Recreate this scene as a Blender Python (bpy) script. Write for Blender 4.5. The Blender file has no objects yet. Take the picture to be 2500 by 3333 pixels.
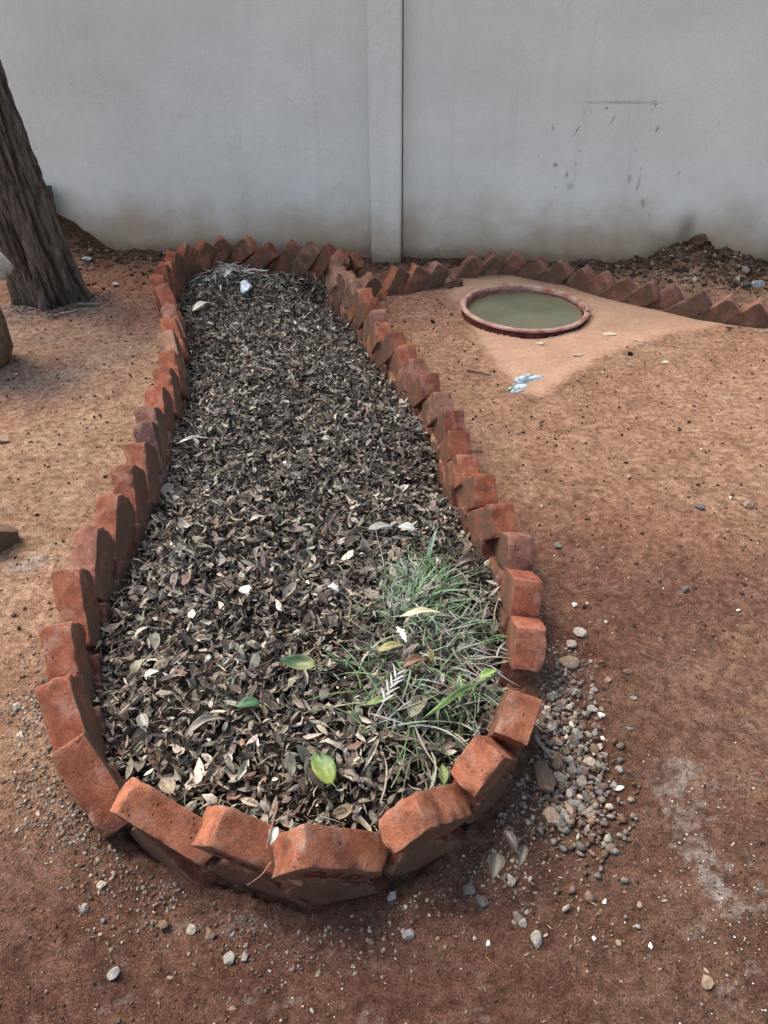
import bpy, math, random
import numpy as np
from mathutils import Vector, Matrix, noise as mnoise

# ------------------------------------------------------------------ camera, sky, sun, exposure
scene = bpy.context.scene
COL = scene.collection
cam_data = bpy.data.cameras.new("camera")
cam = bpy.data.objects.new("camera", cam_data)
COL.objects.link(cam)
cam_data.sensor_fit = 'VERTICAL'
cam_data.sensor_height = 36.0
cam_data.lens = 26.46
cam_data.clip_start = 0.02
cam_data.clip_end = 300
cam.matrix_world = (Matrix.Translation((0, 0, 1.53))
                    @ Matrix.Rotation(math.radians(54.5), 4, 'X')
                    @ Matrix.Rotation(math.radians(-0.7), 4, 'Z'))
scene.camera = cam

SUN_ELEV = math.radians(55)
SUN_AZ = math.radians(-52)          # measured from +Y towards +X: the light comes over the wall from the left
world = bpy.data.worlds.new("World")
scene.world = world
world.use_nodes = True
wn = world.node_tree.nodes
bg = wn["Background"]
sky = wn.new("ShaderNodeTexSky")
sky.sky_type = 'NISHITA'
sky.sun_disc = False
sky.sun_elevation = SUN_ELEV
sky.sun_rotation = SUN_AZ
sky.air_density = 1.6
sky.dust_density = 4.0
sky.ozone_density = 1.0
world.node_tree.links.new(sky.outputs[0], bg.inputs[0])
bg.inputs[1].default_value = 0.115

sun_data = bpy.data.lights.new("sun", 'SUN')
sun_data.energy = 2.2
sun_data.angle = math.radians(34)
sun_data.color = (1.0, 0.96, 0.9)
sun = bpy.data.objects.new("sun", sun_data)
COL.objects.link(sun)
sd = Vector((math.sin(SUN_AZ) * math.cos(SUN_ELEV), math.cos(SUN_AZ) * math.cos(SUN_ELEV), math.sin(SUN_ELEV)))
sun.rotation_euler = sd.to_track_quat('Z', 'Y').to_euler()
sun.location = sd * 20

scene.view_settings.view_transform = 'Standard'
scene.view_settings.look = 'None'
scene.view_settings.gamma = 1.0
scene.view_settings.use_curve_mapping = False
scene.view_settings.exposure = 1.56

# ------------------------------------------------------------------ data measured in metres on the ground
BORDER = [[-0.535, 0.923], [-0.704, 1.052], [-0.798, 1.229], [-0.857, 1.419], [-0.904, 1.641], [-0.91, 1.852], [-0.899, 2.031], [-0.906, 2.209], [-0.896, 2.352], [-0.912, 2.513], [-0.934, 2.638], [-0.942, 2.822], [-0.951, 2.991], [-0.973, 3.176], [-1.028, 3.4], [-1.063, 3.586], [-1.099, 3.757], [-1.153, 3.942], [-1.204, 4.071], [-1.274, 4.245], [-1.29, 4.4], [-1.281, 4.498], [-1.287, 4.681], [-1.244, 4.814], [-1.14, 4.911], [-1.035, 4.996], [-0.855, 4.974], [-0.71, 4.845], [-0.574, 4.887], [-0.447, 4.847], [-0.324, 4.782], [-0.247, 4.67], [-0.26, 4.583], [-0.24, 4.337], [-0.199, 4.269], [-0.135, 4.123], [-0.09, 3.972], [-0.05, 3.824], [-0.009, 3.647], [0.008, 3.486], [0.068, 3.365], [0.113, 3.209], [0.153, 3.06], [0.197, 2.897], [0.24, 2.731], [0.273, 2.573], [0.278, 2.413], [0.296, 2.256], [0.339, 2.114], [0.373, 1.95], [0.408, 1.782], [0.398, 1.569], [0.376, 1.388], [0.325, 1.177], [0.224, 1.029], [0.065, 0.877], [-0.159, 0.807], [-0.336, 0.851]]
EDGE = [[-0.059, 4.322], [0.085, 4.451], [0.2, 4.481], [0.326, 4.523], [0.559, 4.678], [0.689, 4.711], [0.823, 4.718], [0.965, 4.637], [1.088, 4.559], [1.208, 4.46], [1.301, 4.353], [1.401, 4.251], [1.513, 4.162], [1.614, 4.102], [1.736, 3.993], [1.865, 3.926], [1.994, 3.856]]
STONES = [[0.556, 1.535, 0.0413, 0.0303], [0.517, 1.494, 0.0298, 0.0298], [0.498, 1.427, 0.0502, 0.0396], [0.465, 1.387, 0.0195, 0.0195], [0.448, 1.359, 0.0128, 0.0116], [0.5, 1.368, 0.018, 0.0155], [0.491, 1.338, 0.0306, 0.0153], [0.515, 1.319, 0.0152, 0.0126], [0.533, 1.316, 0.0139, 0.0151], [0.547, 1.338, 0.0178, 0.0153], [0.544, 1.304, 0.0113, 0.01], [0.531, 1.28, 0.0261, 0.0211], [0.555, 1.283, 0.0199, 0.0137], [0.473, 1.286, 0.0237, 0.0174], [0.49, 1.278, 0.0223, 0.0124], [0.549, 1.262, 0.021, 0.0173], [0.511, 1.269, 0.0223, 0.0223], [0.432, 1.314, 0.0277, 0.0227], [0.448, 1.292, 0.02, 0.02], [0.416, 1.281, 0.0186, 0.0224], [0.393, 1.238, 0.0098, 0.022], [0.412, 1.221, 0.0279, 0.0206], [0.458, 1.228, 0.0146, 0.0146], [0.476, 1.205, 0.0313, 0.0313], [0.463, 1.19, 0.0311, 0.0191], [0.405, 1.184, 0.0226, 0.0226], [0.428, 1.193, 0.0191, 0.0263], [0.527, 1.235, 0.0219, 0.0171], [0.526, 1.216, 0.0169, 0.0218], [0.54, 1.201, 0.0132, 0.0108], [0.512, 1.171, 0.0249, 0.0261], [0.53, 1.181, 0.0143, 0.0214], [0.534, 1.157, 0.0212, 0.0141], [0.417, 1.142, 0.0363, 0.0445], [0.444, 1.148, 0.0235, 0.0164], [0.374, 1.097, 0.0527, 0.0917], [0.451, 1.122, 0.0209, 0.0209], [0.496, 1.137, 0.0304, 0.0233], [0.522, 1.128, 0.0186, 0.0186], [0.419, 1.104, 0.0264, 0.023], [0.418, 1.081, 0.0193, 0.0205], [0.433, 1.087, 0.0091, 0.0137], [0.468, 1.094, 0.0286, 0.0343], [0.432, 1.067, 0.0181, 0.0271], [0.397, 1.047, 0.0291, 0.0157], [0.467, 1.051, 0.0224, 0.0292], [0.438, 1.038, 0.0268, 0.0201], [0.424, 1.026, 0.0155, 0.0333], [0.378, 1.002, 0.0362, 0.0482], [0.408, 1.013, 0.0165, 0.0242], [0.401, 0.989, 0.0174, 0.024], [0.45, 1.025, 0.0155, 0.0199], [0.479, 1.03, 0.0178, 0.02], [0.419, 0.989, 0.0174, 0.0152], [0.405, 0.972, 0.0238, 0.0151], [0.442, 0.989, 0.0109, 0.0131], [0.472, 0.997, 0.0109, 0.0109], [0.451, 0.963, 0.0161, 0.0161], [0.588, 1.364, 0.018, 0.018], [0.65, 1.393, 0.0234, 0.0156], [0.611, 1.221, 0.0194, 0.0109], [0.56, 1.116, 0.0208, 0.0185], [0.517, 1.061, 0.0113, 0.0135], [0.547, 1.069, 0.026, 0.0147], [0.645, 1.311, 0.0151, 0.0113], [0.505, 1.076, 0.0204, 0.0136]]
OTHER = [[0.007, 0.834, 0.0223, 0.0287], [-0.608, 0.842, 0.0192, 0.0224], [-0.536, 0.672, 0.0263, 0.0233], [0.298, 0.73, 0.0253, 0.0289], [0.276, 0.766, 0.0184, 0.0215], [0.2, 0.729, 0.0108, 0.0121], [0.266, 0.866, 0.0227, 0.0292], [0.174, 0.847, 0.0289, 0.0257], [0.199, 0.819, 0.0285, 0.0253], [-0.321, 0.714, 0.0359, 0.0239], [-0.291, 0.714, 0.0179, 0.0239], [-0.368, 0.759, 0.0245, 0.0306], [0.59, 0.629, 0.0256, 0.0256], [0.508, 0.699, 0.0107, 0.0148], [1.28, 2.153, 0.043, 0.0377], [1.103, 2.138, 0.0428, 0.0268], [0.91, 1.718, 0.0326, 0.0279], [0.56, 1.652, 0.0182, 0.0145], [0.563, 1.924, 0.022, 0.03], [-0.41, 0.768, 0.0215, 0.0185], [-0.468, 0.778, 0.0248, 0.0248], [1.178, 3.316, 0.0322, 0.0205], [0.269, 0.778, 0.0186, 0.0186], [0.039, 0.754, 0.0244, 0.0214], [-0.626, 0.789, 0.0187, 0.0187], [0.446, 0.795, 0.0125, 0.0112], [0.514, 0.782, 0.0124, 0.0124], [0.407, 0.723, 0.009, 0.009], [0.452, 0.711, 0.0119, 0.0131], [-0.953, 1.29, 0.0221, 0.0237], [-0.907, 1.203, 0.0304, 0.019], [-1.534, 2.647, 0.062, 0.0372]]
MARKS = [[1.402, 0.922], [1.583, 0.922], [1.763, 0.923], [1.209, 0.786], [1.349, 0.775], [1.546, 0.832], [1.807, 0.785], [1.774, 0.912], [1.502, 0.892], [1.247, 0.587], [1.321, 0.531], [1.348, 0.47], [1.262, 0.464], [1.751, 0.569], [1.697, 0.517], [1.754, 0.483], [1.801, 0.378], [1.851, 0.306], [1.979, 0.549], [1.706, 0.67], [1.463, 0.601], [1.381, 0.668], [2.107, 0.689], [0.751, 1.065], [0.839, 0.35]]
OUTER_WALL_P0 = np.array([-.18, 5.037])
WD = np.array([1.37, -.146]); WD = WD / np.hypot(*WD)
WN = np.array([-WD[1], WD[0]])              # away from the camera
WALL_YAW = math.atan2(WD[1], WD[0])
rng = np.random.default_rng(7)
rnd = random.Random(11)

# ------------------------------------------------------------------ helpers
def tag(o, label=None, cat=None, group=None, kind=None):
    if label: o['label'] = label
    if cat: o['category'] = cat
    if group: o['group'] = group
    if kind: o['kind'] = kind
    return o

def link(o, parent=None):
    COL.objects.link(o)
    if parent is not None:
        o.parent = parent
    return o

def empty(name, loc=(0, 0, 0), rz=0.0):
    o = bpy.data.objects.new(name, None)
    o.empty_display_size = 0.05
    o.location = loc
    o.rotation_euler = (0, 0, rz)
    return link(o)

def mesh_np(name, verts, faces, mat=None, cols=None, smooth=True, parent=None):
    """faces: (n,3) or (n,4) array"""
    verts = np.asarray(verts, dtype=np.float32)
    faces = np.asarray(faces, dtype=np.int32)
    me = bpy.data.meshes.new(name)
    k = faces.shape[1]
    me.vertices.add(len(verts)); me.vertices.foreach_set('co', verts.ravel())
    me.loops.add(faces.size); me.loops.foreach_set('vertex_index', faces.ravel())
    me.polygons.add(len(faces))
    me.polygons.foreach_set('loop_start', np.arange(0, faces.size, k, dtype=np.int32))
    me.polygons.foreach_set('loop_total', np.full(len(faces), k, dtype=np.int32))
    me.update(calc_edges=True)
    if smooth:
        me.polygons.foreach_set('use_smooth', np.ones(len(faces), dtype=bool))
    if cols is not None:
        a = me.color_attributes.new('col', 'FLOAT_COLOR', 'POINT')
        c = np.ones((len(verts), 4), dtype=np.float32); c[:, :np.asarray(cols).shape[1]] = cols
        a.data.foreach_set('color', c.ravel())
    if mat: me.materials.append(mat)
    o = bpy.data.objects.new(name, me)
    return link(o, parent)

_tabs = {}
def vnoise(x, y, seed=0):
    """smooth value noise in -1..1 for numpy arrays"""
    if seed not in _tabs:
        _tabs[seed] = np.random.default_rng(1000 + seed).uniform(-1, 1, (256, 256))
    t = _tabs[seed]
    xi = np.floor(x).astype(int); yi = np.floor(y).astype(int)
    fx = x - xi; fy = y - yi
    fx = fx * fx * (3 - 2 * fx); fy = fy * fy * (3 - 2 * fy)
    a = t[xi & 255, yi & 255]; b = t[(xi + 1) & 255, yi & 255]
    c = t[xi & 255, (yi + 1) & 255]; d = t[(xi + 1) & 255, (yi + 1) & 255]
    return (a * (1 - fx) + b * fx) * (1 - fy) + (c * (1 - fx) + d * fx) * fy

def fbm(x, y, f, octs=4, seed=0, gain=.5):
    x = np.asarray(x, dtype=float); y = np.asarray(y, dtype=float)
    r = 0; a = 1; s = 0
    for i in range(octs):
        r = r + a * vnoise(x * f + 17.3 * i, y * f - 9.1 * i, seed + i)
        s += a; a *= gain; f *= 2.03
    return r / s

def sstep(a, b, x):
    t = np.clip((x - a) / (b - a), 0, 1)
    return t * t * (3 - 2 * t)

def poly_sdf(px, py, poly):
    """signed distance to polygon, negative inside"""
    px = np.asarray(px, dtype=float); py = np.asarray(py, dtype=float)
    d = np.full(px.shape, 1e9); inside = np.zeros(px.shape, bool)
    n = len(poly)
    for i in range(n):
        ax, ay = poly[i]; bx, by = poly[(i + 1) % n]
        ex, ey = bx - ax, by - ay
        wx, wy = px - ax, py - ay
        t = np.clip((wx * ex + wy * ey) / (ex * ex + ey * ey + 1e-12), 0, 1)
        d = np.minimum(d, (wx - ex * t) ** 2 + (wy - ey * t) ** 2)
        c = ((ay <= py) & (by > py)) | ((by <= py) & (ay > py))
        xi = ax + (py - ay) / (by - ay + 1e-12) * ex
        inside ^= c & (px < xi)
    d = np.sqrt(d)
    return np.where(inside, -d, d)

# ------------------------------------------------------------------ materials
def new_mat(name, rough=.9, spec=.2):
    m = bpy.data.materials.new(name); m.use_nodes = True
    nt = m.node_tree; b = nt.nodes['Principled BSDF']
    b.inputs['Roughness'].default_value = rough
    b.inputs['Specular IOR Level'].default_value = spec
    return m, nt, b

class NT:
    def __init__(s, nt): s.nt = nt
    def n(s, t, **kw):
        o = s.nt.nodes.new(t)
        for k, v in kw.items(): setattr(o, k, v)
        return o
    def l(s, a, b): s.nt.links.new(a, b)
    def val(s, sock, v):
        if hasattr(v, 'is_linked') or hasattr(v, 'links'): s.l(v, sock)
        else: sock.default_value = v
    def noise(s, vec, scale, detail=4, rough=.55, dist=0.):
        o = s.n('ShaderNodeTexNoise'); o.inputs['Scale'].default_value = scale
        o.inputs['Detail'].default_value = detail; o.inputs['Roughness'].default_value = rough
        o.inputs['Distortion'].default_value = dist
        s.l(vec, o.inputs['Vector']); return o.outputs['Fac']
    def voro(s, vec, scale, feature='F1', rnd_=1.0):
        o = s.n('ShaderNodeTexVoronoi', feature=feature); o.inputs['Scale'].default_value = scale
        o.inputs['Randomness'].default_value = rnd_
        s.l(vec, o.inputs['Vector']); return o
    def mix(s, fac, a, b, mode='MIX'):
        o = s.n('ShaderNodeMix', data_type='RGBA', blend_type=mode)
        s.val(o.inputs[0], fac); s.val(o.inputs[6], a); s.val(o.inputs[7], b); return o.outputs[2]
    def ramp(s, fac, a, b, va=0., vb=1.):
        o = s.n('ShaderNodeMapRange', interpolation_type='SMOOTHSTEP')
        s.l(fac, o.inputs[0]); o.inputs[1].default_value = a; o.inputs[2].default_value = b
        o.inputs[3].default_value = va; o.inputs[4].default_value = vb; return o.outputs[0]
    def math(s, op, a, b=0.):
        o = s.n('ShaderNodeMath', operation=op); s.val(o.inputs[0], a); s.val(o.inputs[1], b); return o.outputs[0]
    def bump(s, h, strength, dist, normal=None):
        o = s.n('ShaderNodeBump'); o.inputs['Strength'].default_value = strength
        o.inputs['Distance'].default_value = dist; s.l(h, o.inputs['Height'])
        if normal is not None: s.l(normal, o.inputs['Normal'])
        return o.outputs[0]

def rgb(r, g, b): return (r, g, b, 1.0)

def mat_ground():
    m, nt, b = new_mat("earth", .95, .12); k = NT(nt)
    at = k.n('ShaderNodeAttribute', attribute_name='col').outputs['Color']
    tc = k.n('ShaderNodeTexCoord').outputs['Object']
    n1 = k.noise(tc, 38, 7, .7); n2 = k.noise(tc, 240, 5, .8); n3 = k.noise(tc, 9, 5, .6)
    sm = k.n('ShaderNodeAttribute', attribute_name='col').outputs['Alpha']
    rg = k.math('SUBTRACT', 1., sm)
    c = k.mix(k.math('MULTIPLY', rg, .75), at, k.mix(k.ramp(n1, .3, .7), rgb(.45, .38, .34), rgb(1.5, 1.52, 1.5)), 'MULTIPLY')
    c = k.mix(k.math('ADD', k.math('MULTIPLY', rg, .6), .25), c, k.mix(k.ramp(n2, .36, .64), rgb(.42, .39, .38), rgb(1.55, 1.55, 1.52)), 'MULTIPLY')
    c = k.mix(k.math('MULTIPLY', rg, .5), c, k.mix(k.ramp(n3, .35, .65), rgb(.72, .6, .54), rgb(1.22, 1.24, 1.16)), 'MULTIPLY')
    v = k.voro(tc, 210)
    speck = k.math('MULTIPLY', k.ramp(v.outputs['Distance'], .10, .24, 1., 0.), k.ramp(k.noise(tc, 60, 2), .5, .62))
    c = k.mix(k.math('MULTIPLY', speck, .45), c, rgb(.5, .42, .36))
    v2 = k.voro(tc, 120)
    dk = k.math('MULTIPLY', k.ramp(v2.outputs['Distance'], .12, .3, 1., 0.), k.ramp(k.noise(tc, 31, 2), .55, .66))
    c = k.mix(k.math('MULTIPLY', k.math('MULTIPLY', dk, .75), rg), c, rgb(.05, .03, .022))
    k.l(c, b.inputs['Base Color'])
    h = k.math('ADD', k.math('MULTIPLY', k.math('MULTIPLY', n1, 1.2), rg), k.math('MULTIPLY', k.math('MULTIPLY', n2, .7), k.math('ADD', rg, .15)))
    h = k.math('ADD', h, k.math('MULTIPLY', k.ramp(v.outputs['Distance'], 0, .4, 1, 0), .25))
    k.l(k.bump(h, 1., .016), b.inputs['Normal'])
    return m

def mat_attr(name, rough=.8, spec=.2, bump=.3, scale=60, vary=.35, trans=0.):
    m, nt, b = new_mat(name, rough, spec); k = NT(nt)
    at = k.n('ShaderNodeAttribute', attribute_name='col').outputs['Color']
    tc = k.n('ShaderNodeTexCoord').outputs['Object']
    n1 = k.noise(tc, scale, 4, .65)
    c = k.mix(vary, at, k.mix(k.ramp(n1, .3, .7), rgb(.45, .43, .4), rgb(1.5, 1.5, 1.5)), 'MULTIPLY')
    k.l(c, b.inputs['Base Color'])
    if bump: k.l(k.bump(n1, bump, .004), b.inputs['Normal'])
    if trans:
        b.inputs['Subsurface Weight'].default_value = trans
        b.inputs['Subsurface Radius'].default_value = (.004, .004, .002)
    return m

def mat_brick():
    m, nt, b = new_mat("fired_clay", .93, .13); k = NT(nt)
    oi = k.n('ShaderNodeObjectInfo')
    tc = k.n('ShaderNodeTexCoord').outputs['Object']
    off = k.n('ShaderNodeVectorMath', operation='SCALE')
    cmb = k.n('ShaderNodeCombineXYZ')
    k.l(oi.outputs['Random'], cmb.inputs[0]); k.l(oi.outputs['Random'], cmb.inputs[2])
    k.l(cmb.outputs[0], off.inputs[0]); off.inputs['Scale'].default_value = 23.7
    vec = k.n('ShaderNodeVectorMath', operation='ADD'); k.l(tc, vec.inputs[0]); k.l(off.outputs[0], vec.inputs[1])
    v = vec.outputs[0]
    base = oi.outputs['Color']
    n1 = k.noise(v, 14, 5, .6); n2 = k.noise(v, 70, 6, .7); n3 = k.noise(v, 320, 3, .6); n4 = k.noise(v, 7, 3, .5)
    c = k.mix(.75, base, k.mix(k.ramp(n1, .3, .72), rgb(.62, .50, .46), rgb(1.28, 1.3, 1.32)), 'MULTIPLY')
    c = k.mix(.6, c, k.mix(k.ramp(n2, .3, .7), rgb(.72, .66, .62), rgb(1.26, 1.28, 1.3)), 'MULTIPLY')
    c = k.mix(.35, c, k.mix(k.ramp(n3, .35, .65), rgb(.7, .7, .7), rgb(1.3, 1.3, 1.3)), 'MULTIPLY')
    # pale dust worn along edges and in drifts
    geo = k.n('ShaderNodeNewGeometry')
    edge = k.ramp(geo.outputs['Pointiness'], .51, .55)
    dust = k.math('MULTIPLY', k.ramp(k.noise(v, 16, 6, .75), .50, .66), .6)
    c = k.mix(k.math('ADD', dust, k.math('MULTIPLY', edge, .4)), c, rgb(.34, .20, .15))
    # dark damp stains
    c = k.mix(k.math('MULTIPLY', k.ramp(k.noise(v, 9, 5, .7), .50, .64), .6), c, rgb(.12, .045, .03))
    # soil wash low on each side face (the +-Y faces of the brick)
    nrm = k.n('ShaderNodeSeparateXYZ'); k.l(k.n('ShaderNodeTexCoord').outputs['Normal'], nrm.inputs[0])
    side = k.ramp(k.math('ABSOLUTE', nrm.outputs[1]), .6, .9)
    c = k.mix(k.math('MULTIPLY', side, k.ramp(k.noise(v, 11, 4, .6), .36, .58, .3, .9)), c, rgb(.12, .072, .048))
    vo = k.voro(v, 70)
    pit = k.math('MULTIPLY', k.ramp(vo.outputs['Distance'], .10, .26, 1, 0), k.ramp(k.noise(v, 20, 2), .57, .66))
    c = k.mix(k.math('MULTIPLY', pit, .85), c, rgb(.045, .018, .013))
    k.l(c, b.inputs['Base Color'])
    h = k.math('ADD', k.math('MULTIPLY', n2, .55), k.math('MULTIPLY', n3, .6))
    h = k.math('SUBTRACT', h, k.math('MULTIPLY', pit, 1.2))
    cr = k.ramp(k.voro(v, 13, 'DISTANCE_TO_EDGE').outputs['Distance'], .0, .035, 1, 0)
    h = k.math('SUBTRACT', h, k.math('MULTIPLY', k.math('MULTIPLY', cr, k.ramp(n1, .6, .7)), .25))
    h = k.math('ADD', h, k.math('MULTIPLY', k.noise(v, 28, 5, .75), .9))
    k.l(k.bump(h, .85, .006), b.inputs['Normal'])
    return m

def mat_wall():
    m, nt, b = new_mat("painted_render", .75, .25); k = NT(nt)
    tc = k.n('ShaderNodeTexCoord').outputs['Object']
    sep = k.n('ShaderNodeSeparateXYZ'); k.l(tc, sep.inputs[0])
    z = sep.outputs[2]
    base = k.mix(k.ramp(k.noise(tc, 1.6, 4, .6), .3, .7), rgb(.70, .69, .66), rgb(.78, .77, .735))
    base = k.mix(.5, base, k.mix(k.ramp(k.noise(tc, 120, 4, .7), .3, .7), rgb(.84, .84, .84), rgb(1.12, 1.12, 1.12)), 'MULTIPLY')
    # vertical rain streaks
    mp = k.n('ShaderNodeMapping'); k.l(tc, mp.inputs[0]); mp.inputs['Scale'].default_value = (9, 9, .5)
    st = k.ramp(k.noise(mp.outputs[0], 1.5, 4, .6), .54, .78)
    base = k.mix(k.math('MULTIPLY', st, .13), base, rgb(.25, .26, .25))
    # splashed soil at the foot
    edge = k.math('ADD', z, k.math('MULTIPLY', k.math('SUBTRACT', k.noise(tc, 3.2, 5, .65), .5), .42))
    foot = k.ramp(edge, .0, .50, 1, 0)
    base = k.mix(k.math('MULTIPLY', foot, .95), base, rgb(.44, .29, .18))
    foot2 = k.ramp(k.math('ADD', z, k.math('MULTIPLY', k.math('SUBTRACT', k.noise(tc, 14, 5, .7), .5), .16)), .0, .11, 1, 0)
    base = k.mix(k.math('MULTIPLY', foot2, .6), base, rgb(.19, .125, .08))
    speck = k.ramp(k.voro(tc, 75).outputs['Distance'], .05, .14, 1, 0)
    base = k.mix(k.math('MULTIPLY', k.math('MULTIPLY', speck, k.ramp(edge, .0, .5, .8, .0)), .6), base, rgb(.22, .13, .08))
    at = k.n('ShaderNodeAttribute', attribute_name='col').outputs['Color']
    sx = k.n('ShaderNodeSeparateColor'); k.l(at, sx.inputs[0])
    sc = k.math('MULTIPLY', sx.outputs[0], k.ramp(k.noise(tc, 130, 5, .8), .40, .58))
    base = k.mix(k.math('MINIMUM', k.math('MULTIPLY', sc, 1.15), .9), base, rgb(.06, .06, .062))
    base = k.mix(k.math('MULTIPLY', sx.outputs[1], .65), base, rgb(.18, .125, .09))
    k.l(base, b.inputs['Base Color'])
    h = k.math('ADD', k.math('MULTIPLY', k.noise(tc, 150, 5, .7), .5), k.math('MULTIPLY', k.noise(tc, 30, 4, .6), .6))
    h = k.math('ADD', h, k.math('MULTIPLY', k.noise(tc, 3.5, 3, .5), 1.5))
    k.l(k.bump(h, .8, .009), b.inputs['Normal'])
    return m

def mat_bark():
    m, nt, b = new_mat("bark", .95, .1); k = NT(nt)
    at = k.n('ShaderNodeAttribute', attribute_name='col').outputs['Color']
    tc = k.n('ShaderNodeTexCoord').outputs['Object']
    mp = k.n('ShaderNodeMapping'); k.l(tc, mp.inputs[0]); mp.inputs['Scale'].default_value = (1, 1, .22)
    n1 = k.noise(mp.outputs[0], 60, 6, .7, .3); n2 = k.noise(tc, 12, 4, .6)
    c = k.mix(.9, at, k.mix(k.ramp(n1, .3, .7), rgb(.4, .36, .34), rgb(1.5, 1.5, 1.5)), 'MULTIPLY')
    c = k.mix(k.math('MULTIPLY', k.ramp(n2, .5, .75), .35), c, rgb(.12, .11, .08))
    k.l(c, b.inputs['Base Color'])
    k.l(k.bump(n1, .9, .012), b.inputs['Normal'])
    return m

def mat_plain(name, c1, c2, scale, rough=.8, spec=.2, bump=.3, bd=.003, lo=.35, hi=.65):
    m, nt, b = new_mat(name, rough, spec); k = NT(nt)
    tc = k.n('ShaderNodeTexCoord').outputs['Object']
    n1 = k.noise(tc, scale, 6, .65)
    k.l(k.mix(k.ramp(n1, lo, hi), rgb(*c1), rgb(*c2)), b.inputs['Base Color'])
    if bump: k.l(k.bump(n1, bump, bd), b.inputs['Normal'])
    return m

M_GROUND = mat_ground()
M_BRICK = mat_brick()
M_WALL = mat_wall()
M_BARK = mat_bark()
M_LITTER = mat_attr("dry_leaf", .72, .3, .35, 160, .45)
M_BLADE = mat_attr("grass_blade", .6, .35, .1, 120, .3)
M_LEAF = mat_attr("fresh_leaf", .5, .4, .25, 90, .35)
M_STONE = mat_attr("stone", .85, .25, .6, 110, .5)
M_CLOD = mat_attr("clod", .97, .08, .7, 90, .5)
M_MUD = mat_plain("leaf_mould", (.012, .009, .007), (.05, .036, .027), 60, .95, .1, 1., .02)
M_FROG = mat_plain("dirt_filled_imprint", (.07, .022, .014), (.12, .04, .025), 90, .98, .05, .3)  # darker brick colour for dirt lying in the pressed letters
M_TUB = mat_plain("limed_clay", (.30, .115, .08), (.46, .29, .23), 14, .75, .25, .5, .004, .36, .6)
M_TUBIN = mat_plain("wet_red_clay", (.13, .03, .028), (.22, .075, .065), 22, .35, .5, .3)
M_TWIG = mat_attr("twig", .9, .15, .4, 140, .4)

# ------------------------------------------------------------------ border geometry (shared by ground, litter, bricks)
def tangents(P, closed):
    n = len(P); T = []
    for i in range(n):
        a = P[(i - 1) % n] if (closed or i > 0) else P[i]
        c = P[(i + 1) % n] if (closed or i < n - 1) else P[i]
        t = np.array(c) - np.array(a); T.append(t / np.hypot(*t))
    return T

BP = [np.array(p) for p in BORDER]
BT = tangents(BP, True)
INNER = [tuple(p + np.array([t[1], -t[0]]) * .045) for p, t in zip(BP, BT)]     # clockwise path: inside is to the right
MIDP = [tuple(p) for p in BP]

SAND = [(.40, 4.30), (.47, 3.95), (.50, 3.6), (.56, 3.28), (.635, 3.04), (.72, 3.02), (.88, 3.25), (1.15, 3.52), (1.5, 3.72), (1.95, 3.85),
        (2.3, 3.80), (1.95, 3.98), (1.72, 4.05), (1.38, 4.33), (.98, 4.68), (.60, 4.70), (.46, 4.56)]
TUB = (.795, 4.06)

def wall_d(x, y):      # distance in front of the wall face
    return -((x - OUTER_WALL_P0[0]) * WN[0] + (y - OUTER_WALL_P0[1]) * WN[1])
def wall_s(x, y):
    return (x - OUTER_WALL_P0[0]) * WD[0] + (y - OUTER_WALL_P0[1]) * WD[1]

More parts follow.
